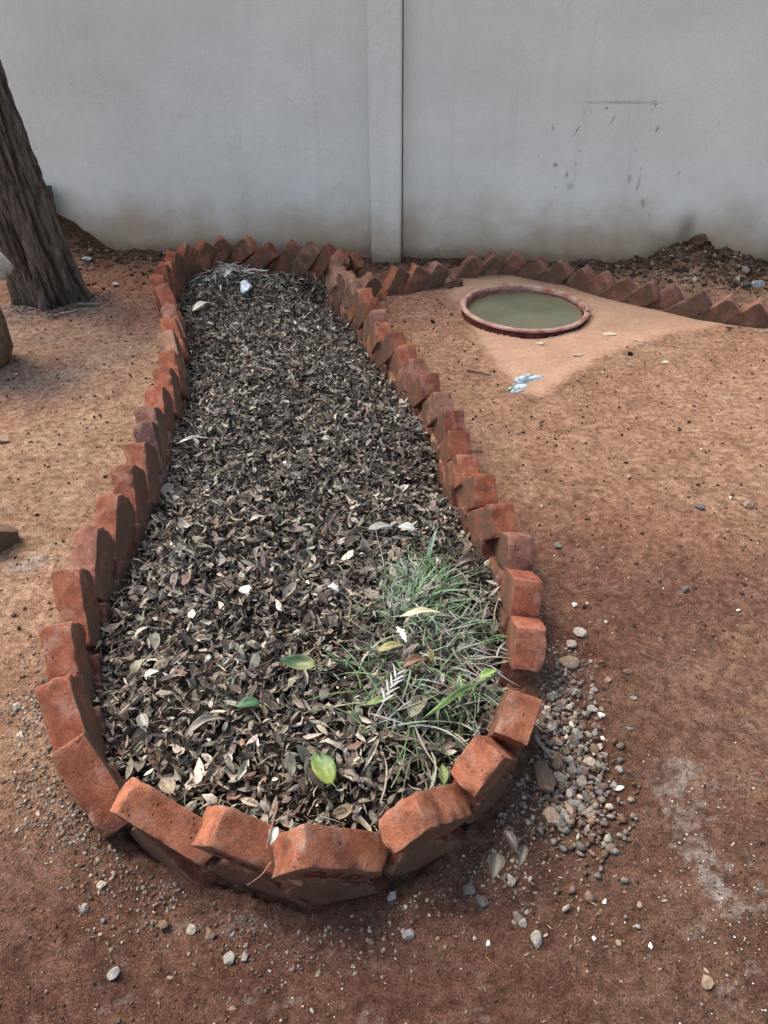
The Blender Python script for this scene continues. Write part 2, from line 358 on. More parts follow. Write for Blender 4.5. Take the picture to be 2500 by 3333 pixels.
def ground_h(x, y, fine=True):
    x = np.asarray(x, float); y = np.asarray(y, float)
    h = .016 * fbm(x, y, 1.3, 3, 1) + .008 * fbm(x, y, 5, 3, 5)
    sd_s = poly_sdf(x, y, SAND)
    sand = sstep(.05, -.03, sd_s)
    rough = (1 - sand)
    d = wall_d(x, y); s = wall_s(x, y)
    zone = np.maximum(np.exp(-np.clip(d, 0, 9) / .25), .35 * sstep(1.9, .9, y))
    if fine:
        h = h + rough * .004 * fbm(x, y, 9, 3, 7)
        h = h + rough * (.006 * fbm(x, y, 22, 3, 9) + .0045 * np.abs(fbm(x, y, 55, 2, 13))) + zone * rough * (.012 * np.abs(fbm(x, y, 18, 4, 21)))
        h = h + sand * .002 * fbm(x, y, 20, 2, 31)
    if fine:
        for (fx, fy, fa) in [(.85, 2.35, .5), (1.2, 2.75, .7), (.72, 1.75, .3), (1.35, 1.9, -.4), (-1.35, 2.4, .1), (-1.2, 3.0, -.2), (-1.45, 3.5, .2), (.95, 1.45, .8), (-.75, .72, 1.2), (.1, .62, -.9)]:
            u = (x - fx) * math.cos(fa) + (y - fy) * math.sin(fa); w = -(x - fx) * math.sin(fa) + (y - fy) * math.cos(fa)
            q = (u / .055) ** 2 + (w / .13) ** 2
            h = h - .007 * np.exp(-q ** 2) + .004 * np.exp(-((np.sqrt(q) - 1.15) / .18) ** 2)
    # scraped lip round the smoothed sand
    h = h + .012 * np.exp(-((sd_s - .03) / .035) ** 2) * (.5 + .5 * fbm(x, y, 9, 2, 40))
    h = h + sand * .002
    h = h - .02 * np.exp(-((poly_sdf(x, y, [(-.059, 4.322), (.4, 4.55), (.823, 4.718), (1.3, 4.353), (1.99, 3.856), (1.98, 3.85), (1.29, 4.345), (.823, 4.71), (.4, 4.54)])) / .08) ** 2)
    # banked soil against the wall at the left, and the mound at the right
    bank = .34 * sstep(-1.55, -2.25, s) * np.exp(-(np.clip(d, 0, 9) / .42) ** 2)
    h = h + bank * (1 + .25 * fbm(x, y, 7, 3, 50))
    md = np.exp(-((s - 2.17) / .23) ** 2) * .115 + np.exp(-((s - 2.3) / .5) ** 2) * .04
    h = h + md * np.exp(-(np.clip(d, 0, 9) / .30) ** 2) * (1 + .5 * fbm(x, y, 11, 4, 60))
    h = h + .03 * np.exp(-np.clip(d, 0, 9) / .14) * (.6 + fbm(x, y, 6, 3, 70))
    # bed is dug out inside the border
    sd_b = poly_sdf(x, y, INNER)
    h = h - .16 * sstep(.0, -.05, sd_b)
    # soil heaped at the brick feet
    sd_m = poly_sdf(x, y, MIDP)
    h = h + .018 * np.exp(-(np.clip(sd_m - .04, 0, 9) / .05) ** 2) * (sd_m > 0) * (.6 + .8 * fbm(x, y, 8, 3, 80))
    # the yard drops away round the near end of the bed
    h = h - .085 * np.exp(-(np.clip(sd_m, 0, 9) / .33) ** 2) * (sd_m > -.03) * sstep(1.45, .95, y) * sstep(-.75, -.45, x)
    # hole for the tub
    r = np.hypot(x - TUB[0], y - TUB[1])
    h = h - .014 * np.exp(-((r - .37) / .04) ** 2)
    h = h - .45 * sstep(.345, .31, r)
    return h

def axis(lo, hi, d0, segs):
    """segs: list of (from,to,step) inside, coarse outside"""
    v = []
    for a, b2, st in segs:
        v += list(np.arange(a, b2, st))
    v.append(segs[-1][1])
    out = []; x = segs[0][0]; st = d0
    while x > lo:
        x -= st; st *= 1.35; out.append(x)
    out = out[::-1] + v
    x = segs[-1][1]; st = d0
    while x < hi:
        x += st; st *= 1.35; out.append(x)
    return np.array(out)

def grid_faces(nx, ny):
    i = np.arange(nx - 1); j = np.arange(ny - 1)
    I, J = np.meshgrid(i, j, indexing='ij')
    a = (I * ny + J).ravel()
    return np.stack([a, a + ny, a + ny + 1, a + 1], 1)

def build_ground():
    xs = axis(-60, 60, .03, [(-2.3, -1.0, .014), (-1.0, 1.0, .0095), (1.0, 2.6, .014)])
    ys = axis(-60, 60, .03, [(.45, 1.6, .0085), (1.6, 3.2, .012), (3.2, 5.15, .015)])
    X, Y = np.meshgrid(xs, ys, indexing='ij')
    x = X.ravel(); y = Y.ravel()
    h = ground_h(x, y)
    # colour of the soil itself: dry orange loam, darker crumb, lime dust, grey ash, pale sand
    loam = np.array([.47, .285, .19]); red = np.array([.35, .175, .118]); dark = np.array([.125, .064, .048])
    sandc = np.array([.50, .30, .20]); ash = np.array([.27, .22, .18]); lime = np.array([.5, .47, .44])
    a = sstep(-.35, .4, fbm(x, y, 1.7, 4, 100))[:, None]
    c = red * (1 - a) + loam * a
    dry = (.65 * sstep(1.7, 2.6, y + .3 * fbm(x, y, 1.5, 3, 105)) * sstep(-.1, .3, x))[:, None]
    c = c * (1 - dry) + loam * dry
    # moist, dark crumbly soil near and right of the bed; near shade painted in
    wet = sstep(1.75, .75, y + .35 * fbm(x, y, 2.2, 4, 110))  # moist soil and painted foreground shade together
    wet = np.maximum(wet, .60 * sstep(2.1, 1.3, y - .2 * x + .3 * fbm(x, y, 2, 4, 120)) * sstep(.2, .5, x))
    wet = np.clip(wet + .25 * fbm(x, y, 5, 4, 130) * sstep(3.4, 1.0, y), 0, 1)[:, None]
    c = c * (1 - .86 * wet) + dark * .86 * wet
    lf = sstep(.1, -.9, x) * sstep(.7, 1.2, y) * sstep(3.8, 2.6, y)          # dry trodden path on the left
    c = c * (1 - .55 * lf[:, None]) + np.array([.47, .30, .20]) * .55 * lf[:, None]
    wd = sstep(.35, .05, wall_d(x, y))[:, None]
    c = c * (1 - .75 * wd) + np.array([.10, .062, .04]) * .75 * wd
    g = sstep(-.9, -1.5, x - .2 * fbm(x, y, 2.5, 3, 140)) * sstep(2.7, 3.2, y) * sstep(4.6, 4.0, y)
    g = (g * (.45 + .4 * fbm(x, y, 4, 4, 150))).clip(0, 1)[:, None]
    c = c * (1 - g) + ash * g
    sd_s = poly_sdf(x, y, SAND) + .03 * fbm(x, y, 9, 4, 160)
    sm = sstep(.07, -.045, sd_s + .02 * fbm(x, y, 30, 2, 165))[:, None]
    c = c * (1 - sm) + sandc * (1 + .12 * fbm(x, y, 6, 3, 170))[:, None] * sm
    # dry loam drift between bed and tub
    def blob(cx, cy, rx, ry, rot, sd, thr=.0, f=22, st=1.):
        u = (x - cx) * math.cos(rot) + (y - cy) * math.sin(rot)
        w = -(x - cx) * math.sin(rot) + (y - cy) * math.cos(rot)
        e = np.exp(-((u / rx) ** 2 + (w / ry) ** 2))
        nz = fbm(x, y, f, 4, sd) + .9 * fbm(x, y, 90, 2, sd + 9)
        return (st * sstep(thr, thr + .8, e * 1.3 - .62 + 1.0 * nz)).clip(0, 1)[:, None]
    for (cx, cy, rx, ry, rot, sd, thr, st) in [(.685, .86, .055, .17, .12, 200, .05, 1.), (.69, 1.06, .09, .10, 0, 210, .25, .7),
                                               (.60, .73, .03, .03, 0, 220, .2, .8), (-1.14, 1.88, .10, .10, 0, 230, .15, .8),
                                               (-1.60, 3.18, .18, .07, .1, 240, .15, .5), (-.536, .63, .045, .03, 0, 250, .25, .7),
                                               (1.54, 2.99, .05, .05, 0, 260, .2, .9), (-1.5, 3.3, .25, .10, .2, 270, .3, .4),
                                               (-.35, .78, .14, .03, 0, 280, .3, .35), (1.25, 1.2, .3, .3, 0, 290, .35, .3),
                                               (-.62, 1.0, .05, .10, 0, 300, .35, .5), (-1.66, 4.1, .15, .08, 0, 310, .2, .45)]:
        bl = blob(cx, cy, rx, ry, rot, sd, thr, 22, st)
        c = c * (1 - .55 * bl) + lime * .55 * bl
    c = c * (1 + .12 * fbm(x, y, 3, 3, 180))[:, None]
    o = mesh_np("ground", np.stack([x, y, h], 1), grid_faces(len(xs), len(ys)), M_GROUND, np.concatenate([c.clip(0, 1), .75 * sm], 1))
    tag(o, kind='structure')
build_ground()

# ------------------------------------------------------------------ boundary wall
def build_wall():
    root = empty("boundary_wall", (OUTER_WALL_P0[0], OUTER_WALL_P0[1], 0), WALL_YAW)
    tag(root, "pale grey rendered boundary wall with black scuffs and a soil splashed foot", "wall")
    # front skin: fine grid where the scuffs are, joined to a thick body
    ss = axis(-9, 9, .1, [(-2.3, .9, .04), (.9, 2.5, .005), (2.5, 2.7, .02)])
    zs = np.concatenate([np.array([-.4, -.15]), np.arange(0, 1.3, .006), np.array([1.34, 1.4, 1.6, 1.9, 2.2, 2.45])])
    S, Z = np.meshgrid(ss, zs, indexing='ij'); s = S.ravel(); z = Z.ravel()
    y = -.004 * fbm(s, z, 1.1, 3, 400) - .0015 * fbm(s, z, 8, 2, 410)
    sc = np.zeros(len(s))
    shapes = [(.012, .006, 0), (.20, .007, 0), (.014, .010, 0), (.006, .014, .2), (.004, .030, -.55), (.005, .026, -.5), (.009, .014, 0), (.006, .014, 0),
              (.012, .006, .2), (.012, .010, 0), (.009, .022, 0), (.022, .022, 0), (.006, .005, 0), (.006, .012, 0), (.010, .022, 0), (.004, .045, -.08),
              (.012, .024, .35), (.008, .012, .3), (.005, .010, -.4), (.006, .008, 0), (.004, .006, 0), (.005, .008, 0), (.003, .006, 0), (.03, .012, -.5), (.005, .005, 0)]
    amp = [.7, .55, .8, .9, 1.4, .9, 1.2, .9, .8, 1.4, .8, .5, .7, .8, .6, 1.1, .9, .7, .9, .5, .8, .7, .6, .25, .7]
    for (ms, mz), (a, b2, r), am in zip(MARKS, shapes, amp):
        du = (s - ms); dz = (z - mz)
        u = du * math.cos(r) + dz * math.sin(r); w = -du * math.sin(r) + dz * math.cos(r)
        sc = np.maximum(sc, am * np.exp(-((u / a) ** 2 + (w / b2) ** 2) ** 1.2))
    for q in range(14):
        ms = rng.uniform(1.1, 2.15); mz = rng.uniform(.3, .95)
        sc = np.maximum(sc, .55 * np.exp(-(((s - ms) / rng.uniform(.002, .005)) ** 2 + ((z - mz) / rng.uniform(.003, .012)) ** 2)))
    st = np.exp(-((s - 2.09) / .05) ** 2 - ((z - .22) / .09) ** 2) * 1.1 + np.exp(-((s - 1.98) / .12) ** 2 - ((z - .1) / .10) ** 2) * .7
    col = np.stack([sc.clip(0, 1.), st.clip(0, 1), np.zeros(len(s))], 1)
    f = grid_faces(len(ss), len(zs))
    mesh_np("wall_face", np.stack([s, y, z], 1), f, M_WALL, col, parent=root)
    def box(name, x0, x1, y0, y1, z0, z1, bev=.004):
        import bmesh
        bm = bmesh.new()
        bmesh.ops.create_cube(bm, size=1)
        for v in bm.verts:
            v.co = Vector((x0 + (v.co.x + .5) * (x1 - x0), y0 + (v.co.y + .5) * (y1 - y0), z0 + (v.co.z + .5) * (z1 - z0)))
        bmesh.ops.bevel(bm, geom=bm.edges[:], offset=bev, segments=2, affect='EDGES')
        me = bpy.data.meshes.new(name); bm.to_mesh(me); bm.free(); me.materials.append(M_WALL)
        return link(bpy.data.objects.new(name, me), root)
    box("wall_body", -9, 9, .012, .20, -.4, 2.445)
    box("coping", -9, 9, -.03, .23, 2.45, 2.52, .01)
    jm = mat_plain("joint_shade", (.06, .055, .05), (.12, .11, .10), 30, .95, .1)
    box("joint_shade_strip", .3185, .3245, -.004, -.0005, -.3, 2.44, .0004).data.materials[0] = jm  # dark strip painting in the shade of the gap beside the pillar
    box("pillar", .130, .318, -.105, -.002, -.35, 2.44, .006)
    return root
build_wall()

# ------------------------------------------------------------------ bricks
def brick_mesh(name, seed, L=.225, T=.080, Wd=.108, chips=3):
    r = random.Random(seed)
    L += r.uniform(-.005, .005); T += r.uniform(-.003, .003); Wd += r.uniform(-.003, .003)
    rad = r.uniform(.0022, .0042)
    def ax(H, n):
        inner = np.linspace(-H + rad, H - rad, n)
        return np.concatenate([[-H, -H + rad * .3], inner, [H - rad * .3, H]])
    xs = ax(L / 2, 19); ys = ax(T / 2, 8); zs = ax(Wd / 2, 10)
    vid = {}; verts = []; faces = []
    def v(i, j, k2):
        key = (i, j, k2)
        if key not in vid:
            vid[key] = len(verts); verts.append([xs[i], ys[j], zs[k2]])
        return vid[key]
    nx, ny, nz = len(xs), len(ys), len(zs)
    for i in range(nx - 1):
        for j in range(ny - 1):
            faces.append([v(i, j, 0), v(i, j + 1, 0), v(i + 1, j + 1, 0), v(i + 1, j, 0)])
            faces.append([v(i, j, nz - 1), v(i + 1, j, nz - 1), v(i + 1, j + 1, nz - 1), v(i, j + 1, nz - 1)])
        for k2 in range(nz - 1):
            faces.append([v(i, 0, k2), v(i + 1, 0, k2), v(i + 1, 0, k2 + 1), v(i, 0, k2 + 1)])
            faces.append([v(i, ny - 1, k2), v(i, ny - 1, k2 + 1), v(i + 1, ny - 1, k2 + 1), v(i + 1, ny - 1, k2)])
    for j in range(ny - 1):
        for k2 in range(nz - 1):
            faces.append([v(0, j, k2), v(0, j, k2 + 1), v(0, j + 1, k2 + 1), v(0, j + 1, k2)])
            faces.append([v(nx - 1, j, k2), v(nx - 1, j + 1, k2), v(nx - 1, j + 1, k2 + 1), v(nx - 1, j, k2 + 1)])
    V = np.array(verts)
    H = np.array([L / 2, T / 2, Wd / 2])
    core = np.clip(V, -(H - rad), H - rad)
    d = V - core; n = np.linalg.norm(d, axis=1)
    n[n == 0] = 1
    P = core + d / n[:, None] * rad
    # chipped corners and edges
    for q in range(chips + r.randint(0, 3)):
        corner = np.array([r.choice((-1, 1)) * H[0] * (1 if r.random() < .75 else r.uniform(-1, 1)), r.choice((-1, 1)) * H[1], r.choice((-1, 1)) * H[2]])
        R = r.uniform(.012, .034)
        dd = P - corner; dist = np.linalg.norm(dd, axis=1)
        w = np.clip(1 - dist / R, 0, 1)
        P = P - (corner / np.linalg.norm(corner)) * (w * r.uniform(.008, .02))[:, None]
    for q in range(18):
        sg = [r.choice((-1, 1)) * H[0], r.choice((-1, 1)) * H[1], r.choice((-1, 1)) * H[2]]
        k_ = r.randint(0, 2); sg[k_] = r.uniform(-1, 1) * H[k_]
        corner = np.array(sg); R = r.uniform(.007, .019)
        dist = np.linalg.norm((P - corner) * (1, 1, 1), axis=1)
        w = np.clip(1 - dist / R, 0, 1)
        dirn = corner.copy(); dirn[k_] = 0
        P = P - (dirn / np.linalg.norm(dirn)) * (w * r.uniform(.004, .012))[:, None]
    # slight sag / hand moulded warp
    bx = r.uniform(-.0015, .0015); tw = r.uniform(-.03, .03)
    P[:, 1] += bx * np.cos(P[:, 0] / H[0] * 1.5)
    P[:, 2] += tw * P[:, 1] * P[:, 0] / H[0]
    off = r.uniform(0, 50)
    for i in range(len(P)):
        p = Vector(P[i]) * 38 + Vector((off, off, off))
        q = mnoise.noise_vector(p)
        p2 = Vector(P[i]) * 130 + Vector((off, 0, off))
        q2 = mnoise.noise_vector(p2)
        P[i] += np.array(q) * .0014 + np.array(q2) * .0010
    me = bpy.data.meshes.new(name)
    me.from_pydata([tuple(p) for p in P], [], faces)
    me.polygons.foreach_set('use_smooth', [True] * len(faces))
    me.materials.append(M_BRICK)
    me.update()
    return me

BRICKS = [brick_mesh("brick", 100 + i) for i in range(16)]

def brick_matrix(x, y, zapex, ux, uy, theta, lean, L=.225, T=.08, Wd=.108, dyaw=0., off=0.):
    """ridge midpoint at (x, y, zapex); (ux, uy) the way the upper end points; lean = outward tilt"""
    u = Vector((ux, uy, 0)).normalized()
    if dyaw: u = Matrix.Rotation(dyaw, 3, 'Z') @ u
    up = Vector((0, 0, 1))
    out = up.cross(u)                         # left of travel: the outside of a clockwise loop
    Rl = Matrix.Rotation(-lean, 3, u)         # tips the top towards 'out'
    X = Rl @ (u * math.cos(theta) + up * math.sin(theta))
    Z = Rl @ (-u * math.sin(theta) + up * math.cos(theta))
    Y = Z.cross(X)
    M = Matrix((X, Y, Z)).transposed().to_4x4()
    c = Vector((x, y, zapex)) - X * (L / 2) - Z * (Wd / 2) + out * off
    M.translation = c
    return M

def tint(kind, r):
    base = {'red': (.335, .118, .068), 'deep': (.255, .083, .052), 'pale': (.37, .20, .145), 'purple': (.19, .105, .095),
            'dusty': (.32, .155, .115), 'orange': (.385, .145, .08)}[kind]
    f = r.uniform(.72, 1.02); g = r.uniform(.94, 1.06)
    return (base[0] * f, base[1] * f * g, base[2] * f * g, 1)

def place_brick(parent, M, color, r, name="brick", me=None):
    o = bpy.data.objects.new(name, me or r.choice(BRICKS))
    link(o, parent)
    if r.random() < .5 and me is None:
        M = M @ Matrix.Rotation(math.pi, 4, 'X')
    o.matrix_basis = M
    o.color = color
    return o

def ang_for(s, W_=.108):
    return math.asin(min(.86, max(.52, W_ / max(s, .01))))

border = empty("garden_bed_border", (-.4, 2.8, 0))
border_inv = Matrix.Translation((.4, -2.8, 0))
tag(border, "keyhole shaped border of red bricks leaning like dominoes around the leaf filled bed", "brick border")
rb = random.Random(5)
special = {8: 'red', 9: 'purple', 44: 'pale', 33: 'pale', 34: 'pale', 35: 'pale', 32: 'dusty', 53: 'orange', 54: 'orange', 55: 'orange', 56: 'orange', 57: 'orange', 0: 'orange',
           26: 'orange', 29: 'dusty', 51: 'red', 46: 'deep', 14: 'pale'}
N = len(BP)
LETTERS = {0: "VAO", 57: "OOA", 56: "OAD"}
for i in range(N):
    p = BP[i]; t = BT[i]
    s = .5 * (np.hypot(*(BP[(i + 1) % N] - p)) + np.hypot(*(BP[i - 1] - p)))
    if i in (33,): s = .16
    th = ang_for(s) + math.radians(rb.uniform(-3, 3))
    if i <= 16 or i >= 53: lean = math.radians(11)
    elif i < 32: lean = math.radians(9)
    else: lean = math.radians(5)
    lean += math.radians(rb.uniform(-2.5, 2.5))
    if i in (0, 55, 56, 57): lean = math.radians(19)
    th = {53: math.radians(60), 54: math.radians(53), 55: math.radians(44), 56: math.radians(43), 57: math.radians(42), 0: math.radians(41), 1: math.radians(42), 2: math.radians(39), 3: math.radians(40), 4: math.radians(39)}.get(i, th)
    kind = special.get(i, rb.choice(['red', 'red', 'deep', 'red', 'dusty']))
    me = None
    Mx = brick_matrix(p[0], p[1], .17 + rb.uniform(-.004, .004), t[0], t[1], th, lean, dyaw=math.radians(rb.uniform(-4, 4)))
    if i in LETTERS: me = brick_mesh("brick", 300 + i, chips=4)
    tn = tint(kind, rb)
    if 12 < i < 50: tn = (tn[0] * 1.22, tn[1] * 1.2, tn[2] * 1.15, 1)
    o = place_brick(border, border_inv @ Mx, tn, rb, me=me)
    if i in LETTERS:
        o['label'] = "near brick with letters pressed into its outer face"
        cu = bpy.data.curves.new("lettering", 'FONT'); cu.body = LETTERS[i]; cu.size = .058; cu.extrude = .0012
        cu.align_x = 'CENTER'; cu.align_y = 'CENTER'; cu.space_character = 1.35; cu.offset = .0016
        tmp = bpy.data.objects.new("lettering", cu); COL.objects.link(tmp)
        bpy.context.view_layer.update()
        dg = bpy.context.evaluated_depsgraph_get()
        lm = bpy.data.meshes.new_from_object(tmp.evaluated_get(dg)); bpy.data.objects.remove(tmp)
        lm.materials.clear(); lm.materials.append(M_FROG)
        lo = bpy.data.objects.new("lettering", lm); link(lo, o)
        # outer face is +Y of the brick; the row runs along its length
        lo.matrix_local = Matrix.Translation((0.0, .0405, .004)) @ Matrix.Rotation(math.pi, 4, 'Z') @ Matrix.Rotation(math.radians(90), 4, 'X')
# one more brick showing behind the back right corner
place_brick(border, border_inv @ brick_matrix(-.17, 4.70, .15, .75, -.65, math.radians(42), .1), tint('orange', rb), rb)
# lower course showing under the leaning one
for i in range(N):
    p = BP[i]; t = BT[i]
    inn = np.array([t[1], -t[0]])
    q = p + inn * (.040 if i <= 12 else (.052 if i >= 55 else .026))
    Mx = brick_matrix(q[0], q[1], (.045 if (i < 11 or i > 44) else .01) + rb.uniform(-.008, .008), t[0], t[1], ang_for(.17), math.radians(3), dyaw=math.radians(rb.uniform(-5, 5)))
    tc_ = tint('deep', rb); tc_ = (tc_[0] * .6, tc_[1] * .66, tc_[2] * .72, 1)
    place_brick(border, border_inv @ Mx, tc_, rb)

edging = empty("brick_edging", (1.0, 4.4, 0))
einv = Matrix.Translation((-1.0, -4.4, 0))
tag(edging, "low zigzag row of dusty bricks curving behind the sunken water tub", "brick edging")
EP = [np.array(p) for p in EDGE] + [np.array([2.13, 3.80]), np.array([2.27, 3.74])]
ET = tangents(EP, False)
for i in range(len(EP)):
    p = EP[i]
    ds = []
    if i > 0: ds.append(np.hypot(*(EP[i] - EP[i - 1])))
    if i < len(EP) - 1: ds.append(np.hypot(*(EP[i + 1] - EP[i])))
    s = min(ds)
    t = ET[i]
    if i == 3: t = ET[2]
    if i == 4: t = ET[5]
    th = ang_for(s) + math.radians(rb.uniform(-3, 3))
    if i >= 10: th = math.radians(rb.uniform(38, 44))
    z = .135 + rb.uniform(-.004, .004) - (.012 if i >= 9 else 0)
    kind = 'orange' if i in (1, 2) else ('pale' if i == 3 else ('dusty' if i < 10 else rb.choice(['dusty', 'purple', 'dusty'])))
    Mx = brick_matrix(p[0], p[1], z, t[0], t[1], th, math.radians(rb.uniform(-3, 4)), dyaw=math.radians(rb.uniform(-4, 4)))
    place_brick(edging, einv @ Mx, tint(kind, rb), rb)

# ------------------------------------------------------------------ compost bed: mould + leaf litter
def bed_h(x, y):
    sd = poly_sdf(x, y, INNER)
    back = sstep(3.0, 4.3, y)
    h = -.035 - .05 * back + (.055 + .035 * back) * sstep(0, -.28, sd) + .018 * fbm(x, y, 3, 3, 500) + .006 * fbm(x, y, 14, 3, 510)
    h = h + .03 * np.exp(-((x + .8) / .35) ** 2 - ((y - 4.55) / .3) ** 2)       # heap at the far end
    h = h + .035 * np.exp(-((x - .12) / .2) ** 2 - ((y - 1.45) / .35) ** 2)      # under the grass
    return h

def build_bed():
    xs = np.arange(-1.42, .55, .02); ys = np.arange(.72, 5.06, .02)
    X, Y = np.meshgrid(xs, ys, indexing='ij'); x = X.ravel(); y = Y.ravel()
    sd = poly_sdf(x, y, INNER)
    h = np.where(sd > .02, -.2, bed_h(x, y) - .012)
    f = grid_faces(len(xs), len(ys))
    keep = (sd[f] < .05).all(axis=1)
    f = f[keep]
    used = np.unique(f); remap = -np.ones(len(x), int); remap[used] = np.arange(len(used))
    o = mesh_np("compost", np.stack([x, y, h], 1)[used], remap[f], M_MUD)
    tag(o, "dark crumbled leaf mould filling the bed", kind='stuff')
build_bed()

def scatter_in(n, poly, margin=.0, seed=1, dens=None):
    r = np.random.default_rng(seed)
    P = np.array(poly); lo = P.min(0); hi = P.max(0); out = np.zeros((0, 2))
    while len(out) < n:
        q = r.uniform(lo, hi, (n * 2, 2))
        q = q[poly_sdf(q[:, 0], q[:, 1], poly) < -margin]
        if dens is not None: q = q[r.uniform(0, 1, len(q)) < dens(q[:, 0], q[:, 1])]
        out = np.concatenate([out, q])
    return out[:n]

def leaves(name, P, Z, Ls, Ws, cols, seed, mat, tilt=.45, curl=(.6, 2.6), bend=(-1.2, 1.6), rows=5, parent=None):
    """many curled leaves as one mesh"""
    r = np.random.default_rng(seed); n = len(P)
    t = np.linspace(0, 1, rows); prof = np.sin(np.pi * t ** .85) ** .75; prof[0] = .04; prof[-1] = .02
    a = np.array([-1., 0., 1.])
    L = Ls[:, None, None]; Wd = Ws[:, None, None]
    cu = r.uniform(*curl, n)[:, None, None] * np.where(r.random(n) < .5, -1, 1)[:, None, None]
    be = r.uniform(*bend, n)[:, None, None]
    tt = t[None, :, None]; aa = a[None, None, :]; pr = prof[None, :, None]
    half = Wd * .5 * pr
    ang = cu * aa * .8
    k = np.where(np.abs(cu * .8) < .05, .05, cu * .8)
    lx = np.broadcast_to(half * np.sin(ang) / np.abs(k) * np.sign(k), (n, rows, 3)).copy()
    lz = half * (1 - np.cos(ang)) / np.abs(k) * np.sign(cu)
    bb = be + 1e-4
    yy = L * np.sin(bb * (tt - .5)) / bb; zz = L * (np.cos(bb * (tt - .5)) - 1) / bb
    ly = np.broadcast_to(yy, (n, rows, 3)) + 0 * lx
    lzz = lz + zz + L * .03 * r.normal(size=(n, rows, 3))
    twist = r.normal(0, .5, n)[:, None, None] * (tt - .5)
    lx2 = lx * np.cos(twist) - lzz * np.sin(twist); lz2 = lx * np.sin(twist) + lzz * np.cos(twist)
    V = np.stack([lx2, ly, lz2], -1).reshape(n, rows * 3, 3)
    yaw = r.uniform(0, 2 * np.pi, n); pi_ = r.normal(0, tilt, n); ro = r.normal(0, tilt, n)
    cy, sy = np.cos(yaw), np.sin(yaw); cp, sp = np.cos(pi_), np.sin(pi_); cr, sr = np.cos(ro), np.sin(ro)
    Rx = np.zeros((n, 3, 3)); Rx[:, 0, 0] = 1; Rx[:, 1, 1] = cp; Rx[:, 1, 2] = -sp; Rx[:, 2, 1] = sp; Rx[:, 2, 2] = cp
    Ry = np.zeros((n, 3, 3)); Ry[:, 1, 1] = 1; Ry[:, 0, 0] = cr; Ry[:, 0, 2] = sr; Ry[:, 2, 0] = -sr; Ry[:, 2, 2] = cr
    Rz = np.zeros((n, 3, 3)); Rz[:, 2, 2] = 1; Rz[:, 0, 0] = cy; Rz[:, 0, 1] = -sy; Rz[:, 1, 0] = sy; Rz[:, 1, 1] = cy
    Rm = Rz @ Rx @ Ry
    V = np.einsum('nij,nkj->nki', Rm, V) + np.concatenate([P, Z[:, None]], 1)[:, None, :]
    q = []
    for i in range(rows - 1):
        for j in range(2):
            q.append([i * 3 + j, i * 3 + j + 1, (i + 1) * 3 + j + 1, (i + 1) * 3 + j])
    F = (np.array(q)[None] + (np.arange(n) * rows * 3)[:, None, None]).reshape(-1, 4)
    C = np.repeat(cols, rows * 3, axis=0)
    mid = np.tile(np.repeat(a == 0, 1), n * rows)
    C = C * np.where(mid, .8, 1.05)[:, None]
    return mesh_np(name, V.reshape(-1, 3), F, mat, C.clip(0, 1), parent=parent)

def palette(n, seed, pal, wts, jitter=.22):
    r = np.random.default_rng(seed)
    idx = r.choice(len(pal), n, p=np.array(wts) / sum(wts))
    c = np.array(pal)[idx]
    return c * np.exp(r.normal(0, jitter, n))[:, None] * (1 + r.normal(0, .04, (n, 3)))

LIT = [(.058, .043, .034), (.125, .095, .075), (.21, .17, .135), (.31, .265, .215), (.44, .395, .33), (.20, .195, .155), (.16, .09, .065)]

def build_litter():
    n = 24000
    P = scatter_in(n, INNER, .004, 21)
    y = P[:, 1]
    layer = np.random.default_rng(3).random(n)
    Z = bed_h(P[:, 0], P[:, 1]) - .004 + .030 * layer
    far = sstep(2.0, 3.6, y)
    r = np.random.default_rng(4)
    L = (.032 * np.exp(r.normal(0, .38, n))).clip(.012, .07) * (1 - .08 * far); L *= np.where(r.random(n) < .06, 1.5, 1)
    Wd = L * r.uniform(.25, .6, n)
    C = palette(n, 6, LIT, [13, 22, 27, 20, 5, 9, 4])
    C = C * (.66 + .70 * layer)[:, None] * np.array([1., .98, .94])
    C = C * (1 + .28 * fbm(P[:, 0], P[:, 1], 4.5, 3, 520))[:, None]
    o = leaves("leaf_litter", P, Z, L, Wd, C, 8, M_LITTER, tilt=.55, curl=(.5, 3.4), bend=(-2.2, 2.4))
    tag(o, "curled dry brown leaves covering the bed", kind='stuff')
    m = 9000
    Pf = scatter_in(m, INNER, .004, 25); Zf = bed_h(Pf[:, 0], Pf[:, 1]) + r.uniform(-.002, .024, m)
    o = leaves("leaf_crumbs", Pf, Zf, r.uniform(.006, .016, m), r.uniform(.004, .010, m), palette(m, 26, LIT, [10, 20, 26, 20, 6, 8, 6]) * .9, 27, M_LITTER, tilt=.6, rows=4)
    tag(o, "crumbled bits of dry leaf between the whole ones", kind='stuff')
    # stalks and stems among the leaves
    m = 1500
    P = scatter_in(m, INNER, .01, 22); Z = bed_h(P[:, 0], P[:, 1]) + .016 + r.uniform(0, .018, m)
    o = ribbons("leaf_stalks", P, Z, r.uniform(.03, .09, m), r.uniform(.0010, .0022, m), r.uniform(0, 2 * np.pi, m),
                palette(m, 9, [(.12, .085, .06), (.28, .22, .16), (.06, .045, .035), (.42, .36, .27)], [4, 4, 3, 1]), 10, M_TWIG)
    tag(o, "thin stalks lying among the dry leaves", kind='stuff')

